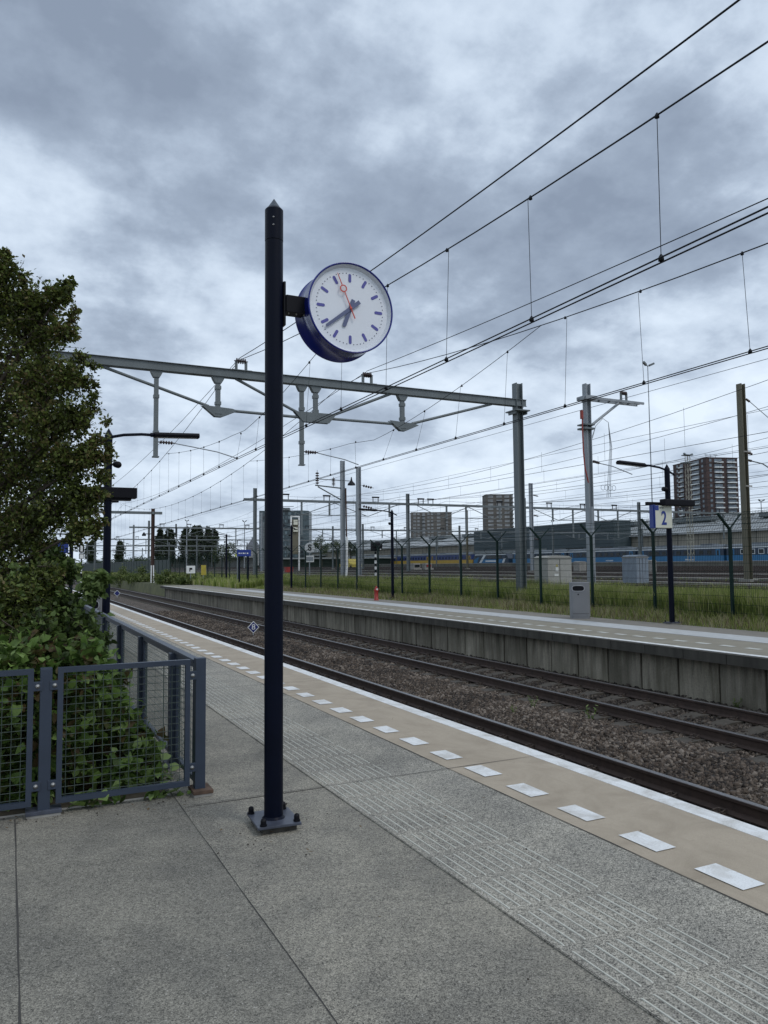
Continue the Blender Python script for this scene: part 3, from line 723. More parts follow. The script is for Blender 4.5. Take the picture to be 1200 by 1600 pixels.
# ================================================================ SMALL THINGS ON THE PLATFORMS
def litter_bin(label, x, y, rz, h, wx, wy):
    t = thing('litter_bin', label, 'litter bin', (x, y, 0), 'grey steel litter bins')
    n = 28; c, s = cos(rz), sin(rz)
    def pt(i, k):
        a = 2*pi*i/n; e = .38
        X = abs(cos(a))**e*(1 if cos(a) >= 0 else -1)*wx/2*k; Y = abs(sin(a))**e*(1 if sin(a) >= 0 else -1)*wy/2*k
        return x+X*c-Y*s, y+X*s+Y*c
    b = MB(); rings = [(0, .97), (.06, .97), (.06, 1), (h-.02, 1), (h, .985), (h+.004, .94)]
    vs = [(*pt(i, k), z) for z, k in rings for i in range(n)]
    fs = [(j*n+i, j*n+(i+1) % n, (j+1)*n+(i+1) % n, (j+1)*n+i) for j in range(len(rings)-1) for i in range(n)]
    b.add(vs, fs, 0, False); b.add(vs, [tuple(range((len(rings)-1)*n, len(rings)*n))], 0); b.build('body', m_bin, t)
    d = Vector((s, -c, 0)); u = Vector((c, s, 0)); o = Vector((x, y, 0))+d*(wy/2)
    q = MB(); pl = []
    for i in range(20):
        a = 2*pi*i/20; pl.append((abs(cos(a))**.6*(1 if cos(a) >= 0 else -1)*.16, abs(sin(a))**.6*(1 if sin(a) >= 0 else -1)*.075))
    off = -.06
    q.add([o+d*.003+u*(off+a)+Vector((0, 0, h-.16+z)) for a, z in pl], [tuple(range(20))])
    op = q.build('opening', m_black, t)
    q = MB()
    for i in range(20):
        a0, a1 = pl[i], pl[(i+1) % 20]
        q.bar(o+d*.006+u*(off+a0[0])+Vector((0, 0, h-.16+a0[1])), o+d*.006+u*(off+a1[0])+Vector((0, 0, h-.16+a1[1])), .012, .012)
    q.build('rim', M('pale bin rim', (.42, .43, .45), .4), op)
    MB().lathe(o+u*(-.06)+Vector((0, 0, h-.32)), d, [(-.01, .018), (.006, .018), (.008, .001)], 12).build('lock', m_black, t)
    MB().bar(o+d*.004+u*(-wx*.42)+Vector((0, 0, .14)), o+d*.004+u*(wx*.42)+Vector((0, 0, .14)), .004, .006).build('door_seam', m_joint, t)
    return t
litter_bin('grey litter bin with a dark slot standing at the back of the opposite platform', 13.86, 16.42, radians(-32), .97, .52, .36)
litter_bin('pale grey litter bin beside the left lamp post, behind the railing', 1.32, 14.4, 0, 1.0, .36, .3)
# hydrant
hx, hy = 13.85, 29.2
t = thing('hydrant', 'slim red hydrant post standing at the back edge of the opposite platform', 'hydrant', (hx, hy, 0))
MB().lathe((hx, hy, 0), (0, 0, 1), [(0, .11), (.03, .11), (.04, .085), (.36, .08), (.40, .095), (.44, .095), (.46, .07), (.50, .065), (.56, .03), (.60, .02), (.61, .001)], 16).build('body', m_redp, t)
MB().tube((hx-.10, hy-.03, .42), (hx+.10, hy+.03, .42), .04, 10).build('outlet', m_redp, t)
MB().tube((hx, hy-.07, .46), (hx, hy-.10, .46), .035, 10).build('cap', m_whitep, t)
# diamond distance signs between the tracks
def diamond(label, c, s, txt):
    t = thing('distance_sign', label, 'distance sign', (c[0], c[1], -.93), 'blue diamond signs between the tracks')
    x, y, z = c
    MB().tube((x, y+.02, -.95), (x, y+.02, z), .02, 8).build('post', m_steel_l, t)
    b = MB().prism([(x, z-s), (x+s, z), (x, z+s), (x-s, z)], y, y+.012, 0); f = b.build('plate', m_whitep, t)
    k = s*.86; MB().prism([(x, z-k), (x+k, z), (x, z+k), (x-k, z)], y-.003, y-.0005, 0).build('blue_field', M('sign navy', (.012, .02, .13), .4), f)
    if txt: text(txt, s*1.25, (x, y-.006, z), m_whitep, f, depth=.002, sx=1.1)
    return t
p = atx(396, 980, 7.45); diamond('blue diamond sign with white figure 8, standing between the two tracks', (7.45, p.y, p.z), .205, '8')
p = atx(183, 927, 7.45); diamond('small distant blue diamond sign between the tracks beside the left lamp post', (7.45, p.y, p.z), .24, '')
# station name sign on two posts
t = thing('station_sign', 'small blue station name sign on two dark posts near the end of the opposite platform', 'station sign', (14.3, 50.5, 0))
for x in (13.85, 14.45): MB().tube((x, 50.5, 0), (x, 50.5, 2.5), .05, 10).build('post', m_navy, t)
pl = MB().bbox(13.66, 14.62, 50.42, 50.48, 2.12, 2.56, .01).build('panel', m_blue, t)
for i, wd in enumerate((.10, .07, .12, .06, .11)): MB().box(13.76+i*.14, 13.76+i*.14+wd*.9, 50.412, 50.418, 2.28, 2.36).build('blurred_letter', m_whitep, pl)
# information column and yellow/white notice signs
t = thing('information_column', 'dark navy column with a bright blue head, behind the leaves on the far left', 'column', (2.0, 27.0, 0))
MB().bbox(1.22, 1.62, 26.9, 27.1, 0, 1.95, .01).build('body', m_navy, t)
MB().bbox(1.30, 1.72, 26.88, 27.12, 1.95, 2.32, .01).build('head', m_blue, t)
def sign_post(name, label, cat, px, py_top, y, w_, h_, zb, mat, group=None, mark=None):
    p = aty(px, py_top, y); x = p.x; zt = p.z
    t = thing(name, label, cat, (x, y, zb), group)
    MB().tube((x, y, zb), (x, y, zt), .03, 8).build('post', m_steel_l, t)
    o = MB().bbox(x-w_/2, x+w_/2, y-.05, y-.03, zt-h_, zt, .004).build('panel', mat, t)
    if mark: mark(o, x, y-.055, zt-h_/2)
    return t
sign_post('notice_sign', 'white notice sign with a small black figure beyond the platform end', 'sign', 298, 884, 64, .72, .62, -.1, m_whitep, mark=lambda o, x, y, z: MB().box(x-.12, x-.04, y-.004, y, z-.16, z+.14).box(x-.04, x+.12, y-.004, y, z-.02, z+.14).build('black_mark', m_black, o))
sign_post('yellow_sign', 'tall narrow yellow sign on the green fence beyond the platform end', 'sign', 318, 883, 66, .42, .85, .0, m_yellow)
sign_post('tiny_sign', 'tiny yellow green plate beside the blue station name sign', 'sign', 371, 866, 56, .42, .16, 0, M('lime plate', (.40, .45, .10), .5))
#@@CATENARY
# ================================================================ CATENARY OVER THE PLATFORM TRACKS
def hmast(b, x, y, z0, z1, w=.30, d=.30, tf=.022, mi=0):
    b.box(x-w/2, x-w/2+tf, y-d/2, y+d/2, z0, z1, mi); b.box(x+w/2-tf, x+w/2, y-d/2, y+d/2, z0, z1, mi)
    b.box(x-w/2+tf, x+w/2-tf, y-.01, y+.01, z0, z1, mi); return b
def insulator(parent, p0, p1, r=.045, n=5):
    p0 = Vector(p0); p1 = Vector(p1); L = (p1-p0).length; pr = [(0, .015)]
    for i in range(n):
        t = L*(.12+.76*i/n); s = L*.76/n
        pr += [(t, .02), (t+s*.25, r), (t+s*.55, r), (t+s*.8, .02)]
    pr += [(L, .015)]
    return MB().lathe(p0, p1-p0, pr, 10).build('insulator', m_ins, parent)
def support_saddle(parent, x, y, zb, h=.42, w=.36):
    b = MB()
    for s in (-1, 1):
        b.bbox(x+s*w/2-.035, x+s*w/2+.035, y-.04, y+.04, zb, zb+h, .004)
    b.bar((x-w*.9, y, zb+.015), (x+w*1.1, y, zb+.015), .12, .03)
    o = b.build('wire_support', m_steel, parent)
    insulator(o, (x-w/2-.06, y, zb+h), (x+w/2+.06, y, zb+h), .085, 5)
    return Vector((x, y, zb+h+.06))
Y1 = 22.4
PT = thing('catenary_portal', 'large grey steel catenary portal spanning both platform tracks behind the clock', 'catenary portal', (16.3, Y1, 0), 'catenary portals over the platform tracks')
zt, zb = 7.36, 7.11
def cbeam(b, x0, x1, y, z0, z1, wd=.17, lug=.05, step=1.35):
    for s in (-1, 1):
        yy = y+s*wd/2
        b.box(x0, x1, min(yy, yy-s*.012), max(yy, yy-s*.012), z0, z1)          # web
        b.box(x0, x1, min(yy+s*.001, yy+s*lug), max(yy+s*.001, yy+s*lug), z1-.014, z1+.0)
        b.box(x0, x1, min(yy+s*.001, yy+s*lug), max(yy+s*.001, yy+s*lug), z0, z0+.014)
    x = x0+.3
    while x < x1-.2:
        b.box(x, x+.16, y-wd/2+.013, y+wd/2-.013, z0-.004, z0+.006); b.box(x, x+.16, y-wd/2+.013, y+wd/2-.013, z1-.008, z1+.002); x += step
b = MB(); cbeam(b, .45, 16.62, Y1, zb, zt); b.build('beam', m_steel, PT)
for x, top in ((16.31, 7.95), (.60, 7.92)):
    b = hmast(MB(), x, Y1, -.4, top, .27, .27, .025)
    b.box(x-.30, x+.30, Y1-.34, Y1+.34, zb-.20, zb-.16); b.box(x-.26, x-.21, Y1-.22, Y1+.22, zb-.3, zb-.2); b.box(x+.21, x+.26, Y1-.22, Y1+.22, zb-.3, zb-.2)
    b.bbox(x-.36, x+.36, Y1-.36, Y1+.36, -.4, .16 if x > 5 else .0, .02)
    b.build('mast', m_steel, PT)
def hanger(parent, x, y, z0, z1, w=.12):
    b = MB(); b.bbox(x-w/2, x+w/2, y-w/2, y+w/2, z0, z1-.03, .008)
    b.prism([(x-w*1.5, z1), (x+w*1.5, z1), (x+w*1.2, z1-.09), (x+w*.7, z1-.2), (x-w*.7, z1-.2), (x-w*1.2, z1-.09)], y-.09, y+.09)
    for q in (.28, .7):
        zz_ = z0+(z1-z0)*q; b.box(x-w*.64, x+w*.64, y-w*.64, y+w*.64, zz_-.05, zz_+.05)
    b.bbox(x-w*.75, x+w*.75, y-w*.75, y+w*.75, z0-.02, z0+.015, .004)
    return b.build('hanger', m_steel, parent)
zg = 6.12
hanger(PT, 3.69, Y1, 4.62, zb); hanger(PT, 8.10, Y1, 4.60, zb)
for x in (5.47, 8.56, 11.63): hanger(PT, x, Y1, zg-.12, zb, .13)
def gusset(parent, x, z, wide):
    k = .72 if wide else .42
    pl = [(x-k, z+.14), (x+k*.95, z+.14), (x+k*.6, z-.17), (x-k*.6, z-.17)] if wide else [(x-k*1.2, z+.1), (x+k, z+.05), (x+k*1.4, z-.0), (x+.1, z-.22), (x-.1, z-.22)]
    b = MB().prism(pl, Y1-.085, Y1-.068).prism(pl, Y1+.068, Y1+.085)
    return b.build('gusset', m_steel, parent)
gusset(PT, 5.47, zg, False); gusset(PT, 8.56, zg, True); gusset(PT, 11.63, zg, False)
for p, q in (((2.05, zb+.02), (5.2, zg+.08)), ((5.9, zg), (8.2, zg-.03)), ((6.0, zb), (8.0, zg+.1)), ((11.2, zb-.0), (9.1, zg+.1)), ((9.0, zg), (11.3, zg)), ((15.2, zb), (12.0, zg+.06))):
    MB().tube((p[0], Y1, p[1]), (q[0], Y1, q[1]), .045, 8).build('brace_rod', m_steel, PT)
S1 = support_saddle(PT, 6.17, Y1, zt, .30, .30); S2 = support_saddle(PT, 10.36, Y1, zt, .30, .30)
def arm(parent, x0, z0, x1, z1, y):
    insulator(parent, (x0+.06, y, z0), (x0+.55, y, z0-.01), .055, 5)
    MB().poly([(x0+.5, y, z0-.01), (x0+(x1-x0)*.45, y, z0-.0+(z1-z0)*.25), (x0+(x1-x0)*.75, y, z0+(z1-z0)*.55), (x1, y, z1)], .016, 6).build('registration_arm', m_steel_l, parent)
arm(PT, 3.69, 5.05, 6.05, 4.70, Y1); arm(PT, 8.10, 5.02, 10.03, 4.70, Y1)

def lagr(p, y):
    s = 0
    for i, (yi, v) in enumerate(p):
        k = v
        for j, (yj, _) in enumerate(p):
            if j != i: k *= (y-yj)/(yi-yj)
        s += k
    return s
def clampd(b, p, r=.028): b.lathe(Vector(p)-Vector((0, 0, r)), (0, 0, 1), [(0, r*.3), (r*.4, r), (r*1.4, r*.9), (r*2.4, r*.25)], 6)
YP = [Y1, 76.0, 128.0, 180, 232, 290]
def main_line(label, contact, mess, Ssup, yb0, xb, bz, drops0):
    t = thing('overhead_line', label, 'overhead line', (contact[0][1], 0, 4.5), 'overhead lines of the platform tracks')
    xa, za = contact[0][1], contact[0][2]; xp, zp = contact[1][1], contact[1][2]
    def cw(y):
        if y <= Y1: k = (y-contact[0][0])/(Y1-contact[0][0]); return xa+(xp-xa)*k, za+(zp-za)*k
        k = min((y-Y1)/(76-Y1), 3.6); return xp+(xb-xp)*min(k, 1), zp-.22*k
    for off in (-.05, .05):
        pts = [(cw(y)[0]+off, y, cw(y)[1]) for y in (-25, 4, Y1, 40, 76, 128, 180, 260)]
        MB().poly(pts, .0085, 6).build('contact_wire', m_wire, t)
    mx = [(y, x) for y, x, z in mess]; mz = [(y, z) for y, x, z in mess]
    def ms(y):
        if y <= Y1: return lagr([mx[0], mx[-1]], y), lagr(mz, y)
        for i in range(len(YP)-1):
            if y <= YP[i+1]:
                a, c = YP[i], YP[i+1]; k = (y-a)/(c-a); za_ = Ssup.z-.28*i; zc_ = Ssup.z-.28*(i+1)
                return cw(y)[0], za_+(zc_-za_)*k-4*k*(1-k)*2.0
        return cw(y)[0], 6.5
    ysamp = list(np.arange(-20, Y1, 1.6))+[Y1]+list(np.arange(Y1+1.5, 285, 3))
    MB().poly([(ms(y)[0], y, ms(y)[1]) for y in ysamp], .0095, 6).build('messenger_wire', m_wire, t)
    # auxiliary catenary dipping under the portal
    y0 = yb0; y1 = 2*Y1-yb0+2
    def aux(y):
        k = (y-bz[0])/(y0-bz[0]); 
        zz_ = bz[1]+(ms(y0)[1]-bz[1])*abs(k)**1.6 if y < bz[0] else bz[1]+(ms(y1)[1]-bz[1])*((y-bz[0])/(y1-bz[0]))**1.6
        return ms(y)[0] if y < Y1 else cw(y)[0], zz_
    MB().poly([(aux(y)[0], y, aux(y)[1]) for y in np.linspace(y0, y1, 22)], .007, 5).build('auxiliary_wire', m_wire, t)
    y = drops0; i = 0
    while y < 200:
        c = cw(y); m = aux(y) if y0+.3 < y < y1 else ms(y)
        b = MB().tube((c[0], y, c[1]+.02), (m[0], y+.06*sin(i*2.1), m[1]), .0038, 4)
        clampd(b, (c[0], y, c[1]+.012), .032 if y < 60 else .03); clampd(b, (m[0], y, m[1]-.01), .026)
        b.build('dropper', m_wire, t); y += 2.13 if y < 60 else (2.6 if y < 100 else 4); i += 1
    return t
A = atx(1200, 328, 5.6); Pm = aty(370, 720, Y1)
m0 = atx(1200, 65, 5.6); m1 = atx(837, 305, 5.75); m2 = atx(610, 447, 5.9)
main_line('overhead line with closely set droppers above the near track', [(A.y, 5.6, A.z), (Y1, 6.05, 4.69)], [(m0.y, 5.6, m0.z), (m2.y, 5.9, m2.z), (Y1, S1.x, S1.z)], S1, 13.2, 5.75, (22.5, 5.46), 5.35)
A = atx(1200, 547, 9.6)
m0 = atx(1200, 380, 9.5); m1 = atx(1010, 450, 9.55); m2 = atx(880, 495, 9.7)
main_line('overhead line with closely set droppers above the far platform track', [(A.y, 9.6, 4.52), (Y1, 9.95, 4.6)], [(m0.y, 9.5, m0.z), (m2.y, 9.7, m2.z), (Y1, S2.x, S2.z)], S2, 12.6, 9.5, (22.0, 5.44), 7.52)
def feeder(label, pts, r=.010, ins=None):
    t = thing('feeder_wire', label, 'wire', tuple(pts[0]), 'feeder wires'); ps = [(p[1], p) for p in pts]
    xs = [(p[1], p[0]) for p in pts]; zs = [(p[1], p[2]) for p in pts]
    yy = np.linspace(-18, pts[-1][1], 24)
    MB().poly([(lagr([xs[0], xs[-1]], y), y, lagr(zs, y)) for y in yy], r, 6).build('wire', m_wire, t)
    return t
f0, f1 = atx(1155, 0, 5.45), atx(585, 420, 5.75)
f = feeder('topmost single wire running from the upper right corner down behind the clock', [f0, f1, S1+Vector((-.05, 0, .03))], .010)
MB().poly([(S1.x-.05, Y1, S1.z+.03)]+[(S1.x-.05-.3*k, Y1+(76-Y1)*k, S1.z+.03-.3*k-3.2*k*(1-k)) for k in np.linspace(.05, 1, 20)], .009, 6).build('wire', m_wire, f)
f0, f1 = atx(1200, 310, 9.6), atx(640, 556, 10.3)
f = feeder('single wire just above the doubled contact wire, ending at the second portal support', [f0, f1, S2+Vector((-.03, 0, .06))], .009)
MB().poly([(S2.x-.05, Y1, S2.z+.03)]+[(S2.x-.05-.8*k, Y1+(76-Y1)*k, S2.z+.03-.3*k-3.2*k*(1-k)) for k in np.linspace(.05, 1, 20)], .009, 6).build('wire', m_wire, f)

# distant portals over the platform tracks
def small_portal(label, y, x0, x1, xm, zt_, mtop, base, mat, wmast=.28, sup=(6.0, 10.0), extra=None):
    t = thing('catenary_portal', label, 'catenary portal', (xm, y, base), 'catenary portals over the platform tracks')
    MB().bbox(x0, x1, y-.12, y+.12, zt_-.25, zt_, .01).build('beam', m_steel, t)
    hmast(MB(), xm, y, base-.3, mtop, wmast, wmast).build('mast', mat, t)
    for x in sup:
        b = MB()
        for q in (-.65, .65):
            b.box(x+q-.32, x+q-.26, y-.03, y+.03, zt_, zt_+.45); b.box(x+q+.26, x+q+.32, y-.03, y+.03, zt_, zt_+.45); b.box(x+q-.36, x+q+.36, y-.04, y+.04, zt_+.45, zt_+.55)
        b.build('wire_support', mat, t)
    return t
t = small_portal('brown single-mast catenary portal reaching left from a mast with white cable pipes', 76, -2, 13.2, 12.35, 6.75, 7.05, -.95, m_steel_r, .30, sup=(5.9,))
MB().tube((12.2, 75.75, -.9), (12.2, 75.75, 1.6), .06, 8, mi=0).tube((12.45, 75.7, -.9), (12.4, 75.75, 1.6), .06, 8).build('cable_pipe', m_whitep, t)
b = MB().poly([(12.35, 75.8, 5.4), (13.3, 75.8, 5.1), (14.3, 75.8, 5.0)], .03, 5).tube((12.35, 75.8, 4.3), (14.5, 75.8, 4.35), .03, 5).tube((14.5, 75.8, 4.3), (14.5, 75.8, 5.6), .07, 6).tube((11.6, 75.8, 4.6), (12.2, 75.8, 4.6), .04, 5).lathe((11.5, 75.8, 4.4), (0, 0, 1), [(0, .2), (.15, .18), (.35, .04)], 8)
b.build('switch_arm', m_wire, t)
hmast_t = small_portal('distant dark portal mast with a beam reaching left, above the noise barrier', 150, -4, 14.4, 14.15, 7.6, 8.1, -.9, m_steel, .34, sup=(5.2,))
small_portal('very distant dark portal low above the barrier at the far left', 205, -4, 12.5, 12.3, 7.4, 8.1, -.9, m_steel, .34, sup=())
#@@YARD
# ================================================================ FREIGHT YARD: MASTS, PORTALS, LINES
def gz(x): return ground_z(x)
GY = 'catenary masts in the yard'
def mast(label, px, py, y, ztop, mat, w=.30, d=.30, arms=None):
    p = aty(px, py, y); x = p.x; w *= .72; d *= .72
    t = thing('catenary_mast', label, 'mast', (x, y, gz(x)), GY)
    hmast(MB(), x, y, gz(x)-.2, p.z, w, d, .03).build('post', mat, t)
    MB().bbox(x-w*1.1, x+w*1.1, y-d*1.1, y+d*1.1, gz(x)-.3, gz(x)+.22, .02).build('foundation', m_kerb, t)
    return t, x, p.z
# bracket mast
t, x, z = mast('galvanised mast with a bracket arm and red cable, behind the litter bin', 916, 600, 24.9, 9, m_steel_l, .34, .34)
b = MB()
for s in (-1, 1): b.bar((x-.35, 24.9+s*.2, z-.62), (x+3.0, 24.9+s*.2, z-.62), .05, .10)
for q in np.arange(.2, 3.0, .55): b.box(x+q, x+q+.12, 24.72, 25.08, z-.60, z-.585)
b.box(x-.28, x+.28, 24.6, 25.2, z-.70, z-.54); b.build('bracket', m_steel_l, t)
MB().tube((x+.2, 24.9, z-1.75), (x+1.75, 24.9, z-.68), .06, 8).build('brace_rod', m_steel_l, t)
MB().box(x-.34, x+.2, 24.66, 25.14, z-1.78, z-1.72).box(x-.34, x+.2, 24.66, 25.14, z-1.95, z-1.88).build('collar', m_steel, t)
SB = support_saddle(t, x+2.05, 24.9, z-.55, .34, .30)
MB().poly([(x-.42, 24.7, z-1.2), (x-.44, 24.7, z-1.9), (x-.42, 24.7, z-2.9), (x-.36, 24.7, z-3.6), (x-.2, 24.7, z-4.2)], .03, 6).tube((x-.46, 24.7, z-1.2), (x-.46, 24.7, z-1.55), .07, 8).build('red_cable', M('red cable', (.26, .035, .025), .5), t)
MB().poly([(x-.1, 24.65, z-5.2), (x-.1, 24.65, z-7.6), (x-.2, 24.6, z-8.3)], .05, 8).build('cable_pipe', m_steel_l, t)
insulator(t, (x+.2, 24.9, z-3.25), (x+.65, 24.9, z-3.33), .06, 4)
MB().poly([(x+.6, 24.9, z-3.33), (x+1.3, 24.9, z-3.42), (x+2.4, 24.9, z-3.72)], .02, 6).build('registration_arm', m_steel_l, t)
b = MB()
for k in range(3): b.poly([(x+.25, 24.9, z-2.3+.05*k), (x+.45, 24.9, z-1.75), (x+.85, 24.9, z-1.4), (x+1.15, 24.9, z-1.55), (x+1.2+.05*k, 24.9, z-2.6), (x+1.0+.08*k, 24.9, z-4.3), (x+.95+.1*k, 24.9, z-4.75)], .012, 5)
for k in range(4):
    cx_ = x+.75+.2*k; b.poly([(cx_+.11*cos(a), 24.9, z-4.35+.11*sin(a)) for a in np.linspace(0, 2*pi, 11)], .010, 4)
b.build('jumper_cable', m_steel_l, t)
t, x, z = mast('olive brown catenary mast in front of the right part of the brown apartment tower', 1157, 600, 22.25, 9, m_steel_b, .34, .36)
insulator(t, (x+.2, 22.2, z-.62), (x+.5, 22.2, z-.75), .05, 4); insulator(t, (x+.2, 22.2, z-2.95), (x+.5, 22.2, z-2.98), .05, 4); insulator(t, (x+.2, 22.2, z-3.25), (x+.45, 22.2, z-3.28), .05, 4)
MB().poly([(x+.5, 22.2, z-.75), (x+1.9, 22.2, z-1.5), (x+4.5, 22.2, z-2.6)], .015, 5).poly([(x+.45, 22.2, z-3.28), (x+1.1, 22.2, z-3.36), (x+2.2, 22.2, z-3.8), (x+3.4, 22.2, z-4.3)], .025, 6).build('registration_arm', m_steel, t)
MB().box(x-.19, x+.19, 22.03, 22.047, z-4.4, z-4.34).box(x-.22, x+.19, 22.02, 22.05, z-2.95, z-2.9).build('band', m_kerb, t)
t, x, z = mast('galvanised mast standing just right of the big portal mast', 829, 755, 58.7, 9, m_steel_l, .42, .36)
for k in (1.1, 3.0, 5.2): insulator(t, (x+.2, 58.7, z-k), (x+.9, 58.7, z-k-.12), .07, 4)
t, x, z = mast('tall mast with switch gear arms and a white pipe, left one of the close pair', 535, 720, 50.9, 9, m_steel_l, .40, .34)
b = MB().tube((x-2.1, 50.9, z-1.85), (x-.1, 50.9, z-2.0), .05, 6).tube((x-1.9, 50.9, z-1.95), (x-.1, 50.9, z-2.85), .045, 6).tube((x-1.95, 50.9, z-1.4), (x+.8, 50.9, z-1.45), .03, 5)
b.build('bracket', m_steel, t)
for q, h in ((-1.95, 1.15), (-.7, .7)): insulator(t, (x+q, 50.9, z-1.9), (x+q, 50.9, z-1.9+h), .13, 5)
MB().lathe((x+.7, 50.9, z-1.75), (0, 0, 1), [(0, .3), (.15, .24), (.3, .08), (.6, .03)], 10).build('bell', m_wire, t)
MB().tube((x+.16, 50.7, z-2), (x+.2, 50.7, .9+2.6), .06, 8).build('brown_pipe', m_steel_r, t)
MB().poly([(x+.22, 50.7, 3.5), (x+.22, 50.7, 1.4), (x+.1, 50.6, .5)], .09, 8).build('cable_pipe', m_whitep, t)
t, x, z = mast('tall plain galvanised mast, right one of the close pair', 560, 730, 53.9, 9, m_steel_l, .42, .42)
for k in (1.4, 3.0): insulator(t, (x+.25, 53.9, z-k), (x+1.3, 53.9, z-k-.18), .10, 4)
mast('thin wooden coloured mast between the two grey apartment blocks', 729, 797, 91.7, 9, m_steel_b, .34, .34)
mast('far slim mast at the left, before the poplar trees', 209, 820, 143, 9, m_steel_l, .40, .40)
mast('pale mast just left of the clock post, right of the pointed roof', 409, 801, 96, 9, m_steel_l, .36, .36)
mast('slim far mast in front of the green yard trees', 520, 822, 128, 9, m_steel, .34, .34)
def yard_portal(label, y, zt_, x0, x1, masts, hang, sups, mat=None, thick=.25, rods=True):
    mat = mat or m_steel
    t = thing('catenary_portal', label, 'catenary portal', ((x0+x1)/2, y, .6), 'long catenary portals over the yard')
    MB().bbox(x0, x1, y-.10, y+.10, zt_-thick, zt_, .01).build('beam', mat, t)
    for x in masts: hmast(MB(), x, y, gz(x)-.2, zt_+1.0, .30, .30, .03).build('mast', mat, t)
    for x, L in hang: MB().bbox(x-.08, x+.08, y-.08, y+.08, zt_-thick-L, zt_-thick, .01).build('hanger', mat, t)
    for x in sups:
        MB().box(x-.33, x-.27, y-.04, y+.04, zt_, zt_+.42).box(x+.27, x+.33, y-.04, y+.04, zt_, zt_+.42).box(x-.4, x+.4, y-.08, y+.08, zt_+.42, zt_+.56).build('wire_support', m_wire, t)
    if rods:
        xs = list(masts)
        for a, c in zip(xs[:-1], xs[1:]):
            q = (c-a)/4; zl = zt_-thick-1.25
            for p0, p1 in (((a+q*.3, zt_-thick), (a+q*1.1, zl)), ((a+q*1.1, zl), (a+q*2.9, zl)), ((a+q*2.9, zl), (c-q*.3, zt_-thick)), ((a+q*2, zt_-thick), (a+q*1.15, zl)), ((a+q*2, zt_-thick), (a+q*2.85, zl))):
                MB().tube((p0[0], y, p0[1]), (p1[0], y, p1[1]), .04, 5).build('truss_rod', mat, t)
    return t
def hx_(xs, longs): return [(x, 3.3 if x in longs else 1.3) for x in xs]
yard_portal('nearest long truss portal behind the fence, starting at the mast beside the clock post', 72.5, 8.02, 20.3, 92, [21.4, 38.2, 53.4, 71, 90.5],
            hx_([23.6, 26.2, 29.2, 32.2, 36.0, 43, 45.5, 50, 57.5, 60.5, 64.4, 67.5, 77, 80, 86], (26.2, 32.2, 45.5, 60.5, 67.5, 86)), [24.5, 28.9, 34.4, 39.8, 41, 50, 57, 62, 67, 79, 85])
yard_portal('second long truss portal farther back across the yard', 130, 8.0, 17.4, 150, [20.5, 40, 59, 80, 103, 128],
            hx_([23.5, 25, 31, 35, 43, 46, 51, 55, 63, 66, 70, 75, 85, 90, 97, 110, 118], (25, 35, 46, 55, 66, 75, 90)), [22.6, 27, 32.5, 37, 43, 48, 55, 61, 68, 76, 84, 94])
yard_portal('third long truss portal across the distant yard', 188, 8.0, 18, 150, [20.5, 41, 62, 84, 108, 135],
            hx_([24, 29, 34, 46, 51, 57, 67, 73, 79, 90, 96], (29, 46, 57, 73, 90)), [22.6, 27, 32.5, 37, 43, 48, 55, 61, 68, 76])
yard_portal('fourth long portal far back in the yard', 246, 8.0, 18, 150, [21, 45, 70, 96, 125], hx_([26, 32, 38, 50, 56, 62, 76, 84], (32, 50, 62, 84)), [22.6, 32.5, 43, 55, 68], thick=.3)
yard_portal('fifth and faintest portal at the far end of the yard', 320, 8.0, 16, 150, [21, 48, 76, 106], hx_([28, 36, 56, 66, 84], (36, 66)), [22.6, 37, 55], thick=.3)
# droppers and wires over each yard track
YS = [-42, 14.5, 72.5, 130, 188, 246, 320]
YO = [24.2, 27.9]+YT[2:]
for i, x in enumerate(YO):
    g = gz(x); t = thing('overhead_line', f'overhead line above the {ylabs[i]} yard track, counted from the fence', 'overhead line', (x, 0, g+5.5), 'overhead lines in the yard')
    zc = g+5.65; rr = .010 if i < 3 else .013
    MB().poly([(x+.2, y, zc) if k % 2 else (x-.2, y, zc) for k, y in enumerate(YS)], rr, 4).build('contact_wire', m_wire, t)
    ff = MB(); fr = MB(); pts = []; zs = 8.35
    for a, c in zip(YS[:-1], YS[1:]):
        for k in np.linspace(0, 1, 15)[:-1]: pts.append((x, a+(c-a)*k, zs-4*k*(1-k)*(1.5+.2*sin(i*3+a))))
        y = a+3
        while y < c-2:
            k = (y-a)/(c-a)
            if y < 190: fr.tube((x, y, zc), (x, y, zs-4*k*(1-k)*1.5), .006, 3, caps=False); 
            y += 4.6
    MB().poly(pts, rr, 4).build('messenger_wire', m_wire, t)
    kind(fr.build('droppers', m_wire, t), 'stuff')
    if i % 2 == 0: MB().poly([(x+.5, y, zs+.5-.0*y) for y in YS], .010, 4).build('feeder_wire', m_wire, t)
